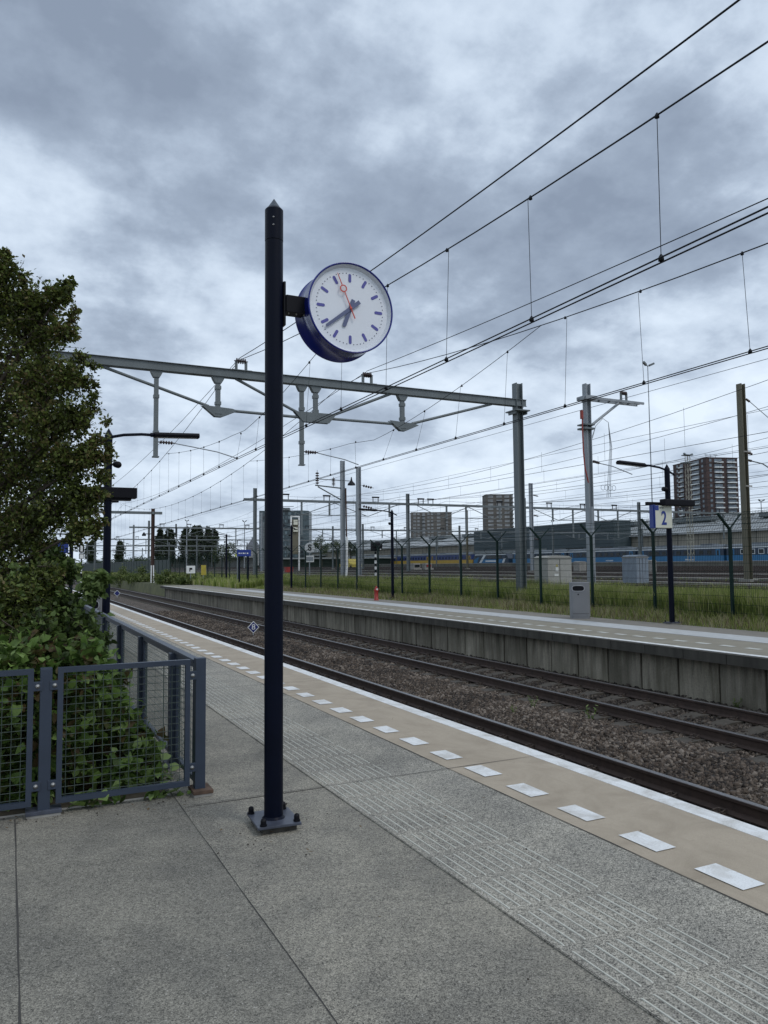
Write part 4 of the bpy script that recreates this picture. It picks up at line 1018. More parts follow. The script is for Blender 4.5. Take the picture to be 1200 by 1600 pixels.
# registration arms / cross wires in the yard: insulators hanging on each portal hanger are part of the portals
#@@BACK
# ================================================================ GREEN MESH FENCE
FX = 15.8
fe = thing('mesh_fence', 'dark green wire mesh fence on posts with Y-shaped tops behind the opposite platform', 'fence', (FX, 13.15, 0))
b = MB().bbox(FX-.035, FX+.035, 13.15-.035, 13.15+.035, -.2, 2.31, .006)
for s in (-1, 1): b.bar((FX, 13.15, 2.28), (FX+s*.40, 13.15, 2.66), .055 if s < 0 else .03, .045 if s < 0 else .03)
p0 = b.build('post', m_fence, fe)
for k in list(range(-5, 0))+list(range(1, 93)):
    p = p0.copy(); C.objects.link(p); p.parent = fe; p.location = (0, 2.492*k, 0)
Ya, Yb = 1.0, 242
b = MB()
for z in [.06, .25, .45, .65, .85, 1.05, 1.25, 1.45, 1.65, 1.85, 2.05, 2.25]:
    b.box(FX-.008, FX-.004, Ya, Yb, z-.004, z+.004)
    b.box(FX+.003, FX+.007, Ya, Yb, z-.004, z+.004)
y = Ya
while y < 90:
    b.tube((FX, y, .05), (FX, y, 2.27), .0034 if y < 45 else .0045, 3, caps=False); y += .05 if y < 45 else .11
b.build('wire_mesh', m_fence, fe)
b = MB()
for q in (.3, .62, .97):
    for s in (-1, 1): b.tube((FX+s*.40*q, Ya, 2.28+.38*q), (FX+s*.40*q, Yb, 2.28+.38*q), .006, 4)
b.build('top_wires', m_fence, fe)
b = MB()
L = hypot(.40, .38)
def arm_pt(u, y): return (FX-.40*u/L, y, 2.28+.38*u/L)
y = 3.0
while y < 17.2:
    b.tube(arm_pt(0, y), arm_pt(L, y+L), .003, 3, caps=False); b.tube(arm_pt(0, y+L), arm_pt(L, y), .003, 3, caps=False); y += .075
b.build('diamond_mesh', m_fence, fe)
MB().box(FX-.004, FX+.004, 86, Yb+60, .05, 2.25).build('dense_screen', M('dark green screen', (.006, .024, .021), .6, var=.3, scale=1.2), fe)
# low brown wall and posts beyond the platform end
t = thing('trackside_wall', 'low rough brown concrete wall beside the track beyond the opposite platform', 'wall', (11.4, 64, -.9))
MB().box(11.3, 11.5, 64, 120, -1.1, -.15).build('wall_panel', m_lip, t)

# ================================================================ VEGETATION
m_grass = leafmat('grass blades', [(.12, .165, .035), (.19, .25, .05), (.26, .325, .07), (.37, .39, .13), (.48, .45, .25)], .44)
def grass(name, n, x0, x1, y0, y1, h0, h1, wd, seed, bias=1.4, lean=.35, mat=None, zbase=None, hfun=None):
    r = np.random.RandomState(seed); x = r.uniform(x0, x1, n); y = y0+(y1-y0)*r.uniform(0, 1, n)**bias
    gzv = np.interp(x, [-400, 3.5, 3.9, 10.7, 11.1, 14.5, 16.2, 18.5, 20.5, 30, 140], [-.06, -.06, -1.02, -1.02, -.06, -.03, .02, .22, .42, .55, .70]) if zbase is None else np.full(n, zbase)
    patch = .5+.5*np.sin(x*2.1+1.3*np.sin(y*.8))*np.cos(y*.55+x*.7)
    h = (h0+(h1-h0)*(.55*patch+.45*r.uniform(0, 1, n)))
    if hfun is not None: h = h*hfun(x, y)
    a = r.uniform(0, 2*pi, n); ln = r.uniform(.05, lean, n)*h; la = r.uniform(0, 2*pi, n)
    ww = wd*r.uniform(.6, 1.3, n)*(1+y/45)
    dx, dy = np.cos(a)*ww/2, np.sin(a)*ww/2; lx, ly = np.cos(la)*ln, np.sin(la)*ln
    V = np.stack([np.stack([x-dx, y-dy, gzv-.02], 1), np.stack([x+dx, y+dy, gzv-.02], 1), np.stack([x+dx*.7+lx*.35, y+dy*.7+ly*.35, gzv+h*.6], 1), np.stack([x-dx*.7+lx*.35, y-dy*.7+ly*.35, gzv+h*.6], 1), np.stack([x+lx, y+ly, gzv+h], 1)], 1).reshape(-1, 3)
    i = np.arange(n)[:, None]*5
    T = np.concatenate([i+np.array([0, 1, 2]), i+np.array([0, 2, 3]), i+np.array([3, 2, 4])])
    return kind(np_mesh(name, V, T, 3, mat or m_grass), 'stuff')
grass('tall_grass', 65000, 16.0, 18.4, 6, 60, .40, .85, .016, 11, 1.3)
grass('tall_grass', 22000, 15.85, 17.0, 6, 45, .35, .85, .014, 12, 1.3)
grass('short_grass', 26000, 14.4, 16.1, 5, 62, .05, .42, .012, 13, 1.3, .8, hfun=lambda x, y: np.clip((x-14.3)/1.2, .15, 1))
grass('tall_grass', 24000, 13.5, 18.6, 50, 230, .3, .8, .03, 14, 1.6)
grass('verge_grass', 9000, 18.2, 19.3, 6, 110, .1, .4, .014, 19, 1.3)
grass('verge_grass', 9000, 21.0, 30, 6, 120, .05, .3, .02, 15, 1.3)
m_straw = leafmat('dry straw', [(.12, .09, .045), (.22, .18, .10), (.30, .26, .17)], .2)
grass('seed_stalks', 2500, 16.0, 18.4, 6, 50, .6, 1.15, .006, 18, 1.2, .25, mat=m_straw)
grass('dry_grass', 7500, 14.4, 16.4, 6, 45, .05, .45, .010, 16, 1.2, 1.2, mat=m_straw)
grass('dry_grass', 2600, 16.2, 18.2, 13.2, 20, .3, .75, .010, 17, 1, 1.2, mat=m_straw)
def weed(label, x, y, z, n, h, seed):
    r = np.random.RandomState(seed); b = MB()
    for i in range(n):
        a = r.uniform(0, 2*pi); hh = h*r.uniform(.5, 1); tip = Vector((x+cos(a)*hh*.5, y+sin(a)*hh*.5, z+hh)); o = Vector((x, y, z-.05))
        b.poly([o, o.lerp(tip, .5)+Vector((0, 0, hh*.1)), tip], [.003, .002, .001], 3)
        for k in range(7):
            q = o.lerp(tip, .25+.75*k/7); d = Vector((r.normal(), r.normal(), .4)).normalized()*h*.22; s = d.cross(Vector((0, 0, 1))).normalized()*h*.05
            b.add([q, q+d*.5+s, q+d, q+d*.5-s], [(0, 1, 2, 3)])
    o = b.build('weed', m_weed); return tag(o, label, 'plant', 'weeds growing in the ballast')
m_weed = leafmat('weed leaves', [(.06, .10, .02), (.12, .18, .04), (.2, .26, .08)], .3)
wp = [atz(1080, 1085, -.9), atz(885, 1100, -.9), atz(930, 1095, -.9), atz(850, 1128, -.92), atz(1175, 1090, -.9)]
for i, (p, n, h, lb) in enumerate(zip([(10.75, 8.95), (7.9, 10.6), (8.1, 9.4), (7.3, 10.3), (10.75, 7.9)], (9, 7, 6, 8, 6), (.22, .20, .34, .16, .22),
      ['bright green weed at the foot of the stained platform wall', 'low green weed clump between the tracks beside the sleepers', 'taller thin weed stem standing beside the nearer rail of the far track', 'sparse low weed in the ballast between the tracks, closest to the near rail', 'thin yellowish weeds at the wall foot by the right edge'])):
    weed(lb, p[0], p[1], -.92 if p[0] > 8 else -.9, n, h, i)

# ---- leaf clouds
def leaf_cloud(name, clumps, ntw, nleaf, size, mat, seed, parent=None, droop=0.0, shape='oval', twigs=None, spread=.25, up=.25, clip=None):
    r = np.random.RandomState(seed); P = []; D = []
    tb = MB()
    for (c, rad, k) in clumps:
        c = np.array(c); n = int(ntw*k)
        st = c+r.normal(0, .28, (n, 3))*rad
        d = r.normal(0, 1, (n, 3)); d[:, 2] += up; d /= np.linalg.norm(d, axis=1)[:, None]
        en = c+d*rad*r.uniform(.45, 1.15, (n, 1))
        for i in range(n):
            t = np.linspace(.15, 1, nleaf)+r.uniform(-.03, .03, nleaf)
            bow = r.normal(0, .10, 3)*rad
            q = st[i]+(en[i]-st[i])*t[:, None]+bow*(t*(1-t)*4)[:, None]
            q[:, 2] -= droop*rad*t**2
            P.append(q+r.normal(0, spread*size, q.shape)); D.append(np.repeat(((en[i]-st[i])/(np.linalg.norm(en[i]-st[i])+1e-6))[None], nleaf, 0))
            if twigs is not None and i % twigs == 0:
                tt = np.linspace(0, 1, 4); w_ = st[i]+(en[i]-st[i])*tt[:, None]+bow*(tt*(1-tt)*4)[:, None]; w_[:, 2] -= droop*rad*tt**2
                tb.poly([Vector(v) for v in w_], [.006, .004, .003, .0015], 3)
    P = np.concatenate(P); D = np.concatenate(D)
    if clip is not None: k = clip(P); P = P[k]; D = D[k]
    n = len(P)
    s = size*r.uniform(.4, 1.3, (n, 1))
    ax = D*.5+r.normal(0, .7, (n, 3)); ax /= np.linalg.norm(ax, axis=1)[:, None]
    nr = r.normal(0, .55, (n, 3)); nr[:, 2] += .8
    sd = np.cross(ax, nr); sd /= np.linalg.norm(sd, axis=1)[:, None]; nn = np.cross(sd, ax)
    fold = nn*s*.12
    if shape == 'oval':
        V = np.stack([P, P+ax*s*.5+sd*s*.34+fold, P+ax*s, P+ax*s*.5-sd*s*.34+fold], 1).reshape(-1, 3)
        i = np.arange(n)[:, None]*4; T = np.concatenate([i+np.array([0, 1, 2]), i+np.array([0, 2, 3])])
    else:      # broad heart-shaped leaf with a fold and a drooping tip
        V = np.stack([P, P+ax*s*.12+sd*s*.36+fold*1.2-ax*s*.12, P+ax*s*.48+sd*s*.40+fold, P+ax*s*1.0-nn*s*.16, P+ax*s*.48-sd*s*.40+fold, P+ax*s*.12-sd*s*.36+fold*1.2-ax*s*.12, P+ax*s*.5], 1).reshape(-1, 3)
        i = np.arange(n)[:, None]*7; T = np.concatenate([i+np.array(q) for q in ((0, 1, 6), (1, 2, 6), (2, 3, 6), (3, 4, 6), (4, 5, 6), (5, 0, 6))])
    o = np_mesh(name, V, T, 3, mat, parent)
    if twigs is not None and tb.v: tb.build('twigs', m_bark, parent)
    return o
m_haw = leafmat('hawthorn leaves', [(.034, .042, .013), (.065, .082, .020), (.10, .135, .028), (.15, .19, .042), (.155, .12, .05)], .34)
m_ivy = leafmat('broad shrub leaves', [(.10, .07, .03), (.05, .085, .02), (.085, .15, .032), (.13, .215, .046), (.19, .285, .07), (.26, .36, .13)], .4)
def cl(px, py, rp, Y, k=1.0):
    p = aty(px, py, Y); dep = (p-EYE).dot(FW); return (tuple(p), rp/F*dep, k)
T = [cl(-30, 455, 60, 7.6), cl(10, 470, 62, 7.6, 1.3), cl(60, 480, 40, 7.4), cl(92, 462, 22, 7.2, .6), cl(5, 425, 26, 7.5, .7), cl(50, 530, 62, 7.5, 1.5), cl(95, 520, 26, 7.2, .5), cl(-20, 560, 80, 7.8, 1.5),
     cl(60, 600, 66, 7.3, 1.6), cl(105, 590, 32, 7.0, .8), cl(0, 660, 80, 7.6, 1.6), cl(80, 670, 60, 7.1, 1.5), cl(112, 655, 34, 6.9, .7), cl(30, 740, 80, 7.4, 1.7), cl(105, 730, 46, 7.0, 1.2), cl(140, 712, 24, 6.8, .5),
     cl(90, 800, 56, 7.1, 1.1), cl(128, 780, 34, 6.9, .7), cl(128, 828, 22, 6.8, .45), cl(30, 830, 66, 7.4, 1.5), cl(-30, 780, 90, 7.8, 1.5), cl(20, 900, 70, 7.4, 1.4), cl(25, 940, 46, 6.3, .9), cl(-10, 1000, 50, 6.2, .9), cl(60, 985, 30, 6.15, .5), cl(70, 910, 34, 6.5, .8), cl(70, 870, 34, 7.2, .7), cl(20, 500, 60, 8.6, 1), cl(50, 620, 70, 8.6, 1.2), cl(60, 720, 70, 8.6, 1.2), cl(40, 820, 60, 8.6, 1),
     cl(-120, 520, 110, 8.2, 1.5), cl(-120, 680, 120, 8.2, 1.5), cl(-120, 850, 110, 8.2, 1.4)]
tr = thing('hawthorn_tree', 'tall dense hawthorn tree with small leaves filling the left edge of the view', 'tree', (-.6, 8.0, -.05))
leaf_cloud('crown', T, 135, 17, .036, m_haw, 21, tr, twigs=5)
SP = [cl(104, 447, 13, 7.2, .3), cl(110, 440, 7, 7.2, .12), cl(36, 432, 9, 7.4, .15), cl(118, 488, 9, 7.1, .15), cl(112, 520, 12, 7.1, .2), cl(8, 398, 8, 7.5, .2), cl(148, 575, 9, 7.0, .15), cl(146, 620, 10, 6.9, .2), cl(166, 660, 8, 6.8, .15), cl(172, 700, 8, 6.8, .15), cl(150, 838, 9, 6.8, .15), cl(162, 815, 7, 6.8, .12), cl(105, 452, 16, 7.2, .3), cl(112, 500, 14, 7.2, .25), cl(38, 440, 12, 7.4, .25), cl(128, 560, 18, 7.0, .4), cl(140, 600, 16, 7.0, .35), cl(142, 640, 16, 6.9, .35), cl(150, 690, 20, 6.8, .5), cl(165, 715, 14, 6.8, .35), cl(160, 745, 18, 6.8, .5), cl(155, 775, 16, 6.8, .45), cl(140, 800, 20, 6.8, .4), cl(150, 822, 14, 6.8, .3), cl(112, 845, 18, 6.9, .3), cl(10, 400, 12, 7.5, .3)]
leaf_cloud('outer_sprigs', SP, 70, 9, .036, m_haw, 23, tr, twigs=2, up=.1)
b = MB(); base = Vector((-.55, 8.0, -.1))
b.poly([base, base+Vector((.05, 0, .8)), base+Vector((.0, .05, 1.7)), base+Vector((.1, -.05, 2.9)), base+Vector((.12, -.1, 4.0))], [.12, .10, .08, .05, .015], 9)
for c, rad, k in T:
    c = Vector(c); s0 = base+Vector((.02, 0, max(.4, min(c.z*.62, 3.2))))
    b.poly([s0, s0.lerp(c, .5)+Vector((0, 0, .08)), c], [.035, .02, .007], 6)
b.build('trunk', m_bark, tr)
# broad-leaved shrub under the tree and behind the railing
Bc = [cl(50, 935, 50, 6.6, .7), cl(95, 950, 38, 6.4, .8), cl(85, 880, 22, 6.8, .3), cl(140, 915, 14, 6.3, .3), cl(160, 905, 9, 6.2, .16), cl(150, 925, 12, 6.2, .25), cl(20, 960, 80, 6.5), cl(110, 990, 56, 6.3, 1.1), cl(60, 1020, 70, 6.1, 1.2), cl(150, 1010, 28, 6.2, .6), cl(20, 1060, 80, 6.0), cl(105, 895, 18, 6.6, .3),
      cl(-60, 980, 90, 6.5), cl(-80, 1080, 90, 6.2)]
clipf = lambda P: ~((P[:, 0] > 1.09) & (P[:, 2] < .9)) & (P[:, 1] > 5.30)
sh = thing('shrub', 'broad-leaved green shrub below the hawthorn, spilling towards the top of the railing', 'shrub', (.2, 6.3, -.05))
m_shr = leafmat('shrub leaves', [(.028, .042, .014), (.045, .072, .020), (.070, .11, .028), (.105, .16, .04), (.16, .22, .07)], .32)
leaf_cloud('foliage', Bc, 120, 11, .046, m_shr, 31, sh, shape='heart', twigs=4, clip=clipf)
I = []
rr_ = np.random.RandomState(5)
for py in range(1030, 1262, 26):
    xr = 165+(py-1030)*.50
    for px in range(-60, int(xr), 40):
        I.append(cl(px+rr_.uniform(-8, 8), py+rr_.uniform(-8, 8), 36, 5.55+rr_.uniform(-.05, .55), .55))
iv = thing('climbing_plant', 'dense large-leaved plant growing close behind the front railing panels', 'plant', (.3, 5.7, -.05))
leaf_cloud('foliage', I, 50, 8, .068, m_ivy, 33, iv, shape='heart', twigs=6, clip=lambda P: (P[:, 0] < 1.08) & (P[:, 1] > 5.27) & (P[:, 2] > -.03))
sprig = [((x, 5.22, .02), .10, .25) for x in (.45, .55, .62, .9, 1.0, -.4, -.9)]
leaf_cloud('low_leaves', sprig, 22, 5, .07, m_ivy, 35, iv, shape='heart', clip=lambda P: (P[:, 2] > .008) & (P[:, 2] < .07))
# bushes on the bank beyond the opposite platform
m_bush = leafmat('bank bush leaves', [(.045, .07, .018), (.085, .12, .03), (.13, .17, .045), (.18, .20, .08)], .3)
bl = ['rounded yellow green bush against the dark screen, left of the brown portal mast', 'wide green bush left of the brown portal mast', 'low green bush just right of the brown portal mast', 'low spreading bush near the end of the opposite platform', 'small bush right behind the opposite platform end', 'brownish distant bush beside the left lamp post', 'farthest brownish bush behind the white and black signal']
for i, (px, py, rp, Y) in enumerate([(192, 898, 19, 92), (222, 899, 19, 82), (260, 902, 15, 70), (292, 905, 12, 66), (325, 908, 9, 62), (150, 897, 9, 110), (135, 899, 8, 125)]):
    t = thing('bush', bl[i], 'bush', tuple(aty(px, py+rp, Y)), 'bushes on the bank beyond the opposite platform')
    cs = [cl(px+dx*rp, py+dy*rp, rp*.62, Y+dz, 1) for dx, dy, dz in ((-.9, .3, 0), (0, -.2, 1), (.9, .2, -1), (.3, .45, -2), (-.4, .4, -2))]
    leaf_cloud('foliage', cs, 60, 9, .17, m_straw if i > 4 and False else m_bush, 40+i, t)
    MB().poly([Vector(cs[1][0])-Vector((0, 0, 1.0)), Vector(cs[1][0])], [.04, .02], 5).build('stem', m_bark, t)
# distant trees
m_pop = leafmat('poplar leaves', [(.018, .032, .016), (.030, .048, .022), (.045, .065, .028)], .15)
m_far = leafmat('distant tree leaves', [(.035, .055, .022), (.06, .09, .03), (.10, .13, .045)], .2)
def poplar(label, px, ptop, pbase, wp_, d, seed, group='row of poplars beyond the yard'):
    top = ray(px, ptop); top = EYE+top*(d/top.dot(FW)); bs = EYE+ray(px, pbase)*(d/ray(px, pbase).dot(FW))
    t = thing('poplar_tree', label, 'tree', tuple(bs), group); hgt = top.z-bs.z; R = wp_*1.3/2/F*d; r = np.random.RandomState(seed)
    cs = []
    for i in range(11):
        k = i/10; rad = R*(.62+.5*sin(pi*min(1, k*1.05+.12)))*(1 if k < .75 else 1-(k-.75)*2.2)
        cs.append(((top.x+r.normal(0, .22)*R, top.y+r.normal(0, .25)*R, bs.z+hgt*(.10+.84*k)), max(rad, .35*R)*1.0, 1))
    leaf_cloud('crown', cs, 80, 7, .95, m_pop, seed, t, up=1.6)
    MB().tube(bs-Vector((0, 0, 1)), bs+Vector((0, 0, hgt*.6)), .35, 7, r1=.12).build('trunk', m_bark, t)
for i, a in enumerate([('leftmost narrow poplar of the row', 249, 828, 882, 11), ('second poplar of the row, with a narrow tip', 262, 829, 882, 10), ('third poplar, slightly taller than its left neighbour', 269, 829, 882, 10),
                       ('fourth poplar, standing alone before the gap', 290, 825, 882, 15), ('broad poplar in the middle of the right cluster', 304, 824, 882, 17), ('dark poplar right of the broad middle one', 313, 823, 882, 13), ('poplar beside the small lamp post, left of a pair', 325, 824, 882, 14), ('rightmost poplar of the row', 334, 827, 882, 12)]):
    poplar(*a, 330+6*i, 60+i)
poplar('dark rounded tree far left, left of the left lamp post', 142, 848, 886, 13, 380, 80, None)
poplar('second dark tree just right of the left lamp post', 187, 847, 886, 11, 380, 81, None)
def round_tree(label, px, py, wpx, hpx, d, seed, mat=None):
    c = EYE+ray(px, py)*(d/ray(px, py).dot(FW)); t = thing('broadleaf_tree', label, 'tree', (c.x, c.y, .5), 'distant broadleaf trees'); s = d/F
    r = np.random.RandomState(seed); cs = []
    for i in range(9):
        a = 2*pi*i/9; cs.append(((c.x+cos(a)*wpx*.27*s+r.normal(0, .05)*wpx*s, c.y+sin(a)*wpx*.27*s, c.z+hpx*s*r.uniform(-.3, .3)), wpx*.26*s*r.uniform(.7, 1.1), 1))
    cs.append((tuple(c+Vector((0, 0, hpx*.22*s))), wpx*.24*s, 1))
    leaf_cloud('crown', cs, 42, 6, wpx*s*.055, mat or m_far, seed, t)
    MB().tube((c.x, c.y, .3), (c.x, c.y, c.z), .3, 7, r1=.15).build('trunk', m_bark, t)
round_tree('green round tree left of the pointed roof', 352, 864, 40, 30, 300, 90); round_tree('dark low tree just left of the pointed roof', 374, 868, 24, 22, 310, 91)
round_tree('leafy tree right of the glass tower, left half of the pair', 502, 852, 32, 36, 230, 92); round_tree('leafy tree right of the glass tower, right half of the pair', 526, 856, 30, 30, 235, 93)
round_tree('dark tree behind the white cable pipe of the switch gear mast', 548, 858, 26, 26, 240, 94, m_pop); round_tree('green tree top above the train hall roof, left of the platform number sign', 992, 824, 34, 18, 330, 95)
for i, (px, py, wp_, hp) in enumerate([(100, 884, 50, 16), (160, 884, 40, 14), (222, 880, 34, 16), (250, 883, 40, 12), (340, 880, 50, 12), (430, 878, 50, 14), (210, 886, 60, 10)]):
    round_tree(['low far trees at the left edge below the hawthorn', 'low far trees beyond the left lamp post', 'rounded far tree just left of the brown portal mast', 'low far trees behind the brown portal mast', 'low far trees below the poplar row', 'low far trees at the foot of the glass tower', 'lowest far hedge line left of the poplars'][i], px, py, wp_, hp, 480+10*i, 100+i)
#@@YARDTHINGS

# small litter gathered on the paving: grit and dead leaves along the railing foot and round the post base
r_ = np.random.RandomState(77); b = MB()
spots = [(r_.uniform(-2.5, 1.1), 5.22-abs(r_.normal(0, .12))) for k in range(150)]+[(1.405+r_.normal(0, .2), 4.33+r_.normal(0, .2)) for k in range(40)]+[(1.2+r_.exponential(.12), r_.uniform(5.3, 14)) for k in range(120)]+[(r_.uniform(-2, 3.6), r_.uniform(2.2, 9)) for k in range(70)]
for x, y in spots:
    s = r_.uniform(.004, .011); a = r_.uniform(0, 6.3)
    if r_.uniform() < .45:
        u = Vector((cos(a), sin(a), r_.uniform(-.1, .3)))*s*1.6; v = Vector((-sin(a), cos(a), 0))*s*.8; p = Vector((x, y, .014))
        b.add([p-u, p+v, p+u, p-v], [(0, 1, 2, 3)], 1)
    else: b.lathe((x, y, .0045), (0, 0, 1), [(0, s*.6), (s*.4, s*.5), (s*.6, s*.1)], 5, 0, smooth=False)
kind(b.build('ground_litter', [m_sleeper, M('dead leaf', (.10, .065, .03), .8)]), 'stuff')
# ================================================================ THINGS IN THE YARD
def at_d(px, py, d): v = ray(px, py); return EYE+v*(d/v.dot(FW))
def cabinet(label, px, pt, pb, wpx, d, mat, roof='arch'):
    c = at_d(px, pb, d); top = at_d(px, pt, d); wd = wpx/F*d/.9; y = c.y
    t = thing('relay_cabinet', label, 'cabinet', (c.x, y, gz(c.x)), 'trackside cabinets')
    x0, x1, z0, z1 = c.x-wd/2, c.x+wd/2, gz(c.x)-.1, top.z
    pl = [(x0, z0), (x1, z0), (x1, z1-.08), (x1-.1*wd, z1-.02), (c.x, z1), (x0+.1*wd, z1-.02), (x0, z1-.08)]
    bd = MB().prism(pl, y-.35, y+.5).build('body', mat, t)
    MB().bbox(x0-.03, x1+.03, y-.38, y+.53, z1-.12, z1-.085, .005).build('roof_trim', m_kerb, t)
    for k in range(1, 4 if roof != 'arch' else 2): MB().box(x0+wd*k/(4 if roof != 'arch' else 2)-.008, x0+wd*k/(4 if roof != 'arch' else 2)+.008, y-.356, y-.349, z0+.2, z1-.15).build('door_seam', m_joint, bd)
    return t, x0, x1, y, z0, z1
t, x0, x1, y, z0, z1 = cabinet('large beige concrete relay cabinet with warning stickers, left of the litter bin', 866, 868, 905, 41, 29.5, M('beige cabinet concrete', (.36, .355, .33), .8, var=.1))
xm = (x0+x1)/2; 
pl = MB().add([(xm-.20, y-.358, z1-.42), (xm-.08, y-.358, z1-.42), (xm-.14, y-.358, z1-.32)], [(0, 1, 2)]).build('warning_triangle', m_yellow, t)
MB().box(xm-.20, xm-.08, y-.36, y-.352, z1-.60, z1-.45).box(xm-.26, xm-.07, y-.36, y-.352, z1-.78, z1-.70).build('sticker', m_whitep, t)
cabinet('blue grey steel cabinet with ribbed doors, left of the platform number sign', 995, 867, 897, 22, 33, M('blue grey cabinet paint', (.20, .24, .29), .5, var=.1), 'flat')
cabinet('small pale cabinet at the foot of the yard train platform', 907, 877, 892, 12, 70, m_kerb, 'flat')
cabinet('small pale concrete cabinet next to the second grey post in the yard', 1018, 875, 893, 7, 60, m_kerb, 'flat')
t = thing('point_machine', 'small white point machine lying between the yard rails', 'point machine', (30, 33, .6))
c = at_d(961, 894, 38); MB().bbox(c.x-.5, c.x+.5, c.y-.2, c.y+.2, c.z-.12, c.z+.05, .03).bbox(c.x-.18, c.x+.2, c.y-.15, c.y+.15, c.z+.05, c.z+.22, .02).build('housing', m_whitep, t); t.location = (0, 0, 0)
for ch in t.children: pass
# striped signal
p = aty(587, 905, 48); x = p.x
t = thing('shunting_signal', 'yard signal with dark head on a black and white striped post above the red hydrant', 'signal', (x, 48, .3))
zt_ = aty(587, 861, 48).z; z = .3; k = 0
w_ = MB(); 
while z < zt_: w_.tube((x, 48, z), (x, 48, min(z+.21, zt_)), .075, 10, mi=k % 2); z += .21; k += 1
w_.build('striped_post', [m_whitep, m_black], t)
MB().bbox(x-.34, x+.30, 47.85, 48.1, zt_, zt_+.62, .06).bbox(x-.10, x+.42, 47.75, 47.9, zt_+.15, zt_+.5, .04).build('signal_head', m_black, t)
MB().lathe((x+.25, 47.74, zt_+.10), (0, -1, 0), [(0, .05), (.02, .05), (.03, .001)], 10).build('lamp', m_whitep, t)
# S board with box
p = at_d(484, 856, 62); x, y = p.x, p.y
t = thing('speed_sign', 'round white board with dark letter S above a pale box, beyond the green fence', 'sign', (x, y, .4))
MB().tube((x, y+.06, .3), (x, y+.06, p.z), .05, 8).build('post', m_steel_l, t)
f = MB().tube((x, y, p.z), (x, y+.04, p.z), .42, 28).build('board', M('dull white board', (.42, .44, .45), .6), t)
text('S', .70, (x, y-.006, p.z), m_black, f, depth=.003, bold=.02)
MB().bbox(x-.36, x+.36, y, y+.05, p.z-1.15, p.z-.62, .02).box(x-.28, x+.28, y-.012, y-.002, p.z-1.06, p.z-.72, 1).build('box', [m_whitep, m_steel_l], t)
# signal left
p = atx(127, 900, 8.0); y = 118; x = aty(127, 880, y).x
t = thing('platform_signal', 'black oval signal with white light box on a black and white post, far left', 'signal', (x, y, -.9))
zc = aty(127, 858, y).z
MB().tube((x, y, -.9), (x, y, 0), .12, 8, mi=1).tube((x, y, 0), (x, y, .6), .12, 8).tube((x, y, .6), (x, y, 1.5), .12, 8, mi=1).tube((x, y, 1.5), (x, y, zc-1), .1, 8).build('post', [m_black, m_whitep], t)
MB().bbox(x-.33, x+.33, y-.1, y+.1, zc-.55, zc+.75, .28).build('light_head', m_black, t)
MB().bbox(x-.16, x+.16, y-.14, y-.11, zc-.35, zc+.50, .02).bbox(x-.25, x+.25, y-.14, y-.11, zc-1.35, zc-.75, .02).build('white_box', m_whitep, t)
MB().bbox(x-.32, x+.32, y-.1, y+.1, zc-1.4, zc-.6, .05).build('box_frame', m_black, t)
# floodlight masts
def flood(label, px, pt, d, wpx, pb=890, lattice=False):
    q = at_d(px, pt, d); g = gz(min(q.x, 140)); t = thing('floodlight_mast', label, 'floodlight mast', (q.x, q.y, g), 'floodlight masts around the yard'); s = d/F
    if lattice:
        b = MB(); wd = .42
        for a in (-1, 1):
            for c in (-1, 1): b.tube((q.x+a*wd, q.y+c*wd, g), (q.x+a*wd*.7, q.y+c*wd*.7, q.z), .05, 4)
        z = g
        while z < q.z-1:
            for a in (-1, 1): b.tube((q.x-wd*a, q.y-wd, z), (q.x+wd*a, q.y-wd, z+1.4), .025, 4); b.tube((q.x-wd, q.y-wd*a, z), (q.x-wd, q.y+wd*a, z+1.4), .025, 4)
            z += 1.4
        b.build('lattice_tower', M('pale lattice steel', (.34, .33, .27), .6), t)
        MB().bbox(q.x-wpx*s/2, q.x+wpx*s/2, q.y-.8, q.y+.8, q.z-1.5, q.z-1.3, .02).bbox(q.x-wpx*s*.4, q.x+wpx*s*.4, q.y-.7, q.y+.7, q.z, q.z+.15, .02).build('platform_deck', m_steel, t)
    else: MB().tube((q.x, q.y, g), (q.x, q.y, q.z), max(.10, 1.9*s/2), 10, r1=max(.06, 1.2*s/2)).build('pole', m_steel_l, t)
    for k in (-1, 1):
        h = MB().bar((q.x+k*wpx*s*.15, q.y, q.z+.02), (q.x+k*wpx*s*.5, q.y-.2, q.z+.35), .9*wpx*s/6, .28).tube((q.x, q.y, q.z-.1), (q.x+k*wpx*s*.2, q.y, q.z+.02), .07, 6); h.build('floodlight', m_steel, t)
    return t
flood('very tall slim floodlight mast with two lamps, left of the platform number sign', 1012, 571, 112, 22)
flood('lattice tower with lamp platform in front of the brown apartment tower', 1074, 712, 150, 18, lattice=True)
flood('far floodlight mast at the right edge, right of the olive brown mast', 1189, 783, 215, 13)
flood('tiny floodlight mast above the poplar trees', 292, 814, 260, 6); flood('small floodlight mast left of the mast beside the pointed roof', 382, 815, 240, 7)
flood('tiny floodlight mast above the dark hall', 863, 815, 235, 6); flood('small floodlight mast above the yard trees', 500, 838, 250, 6)
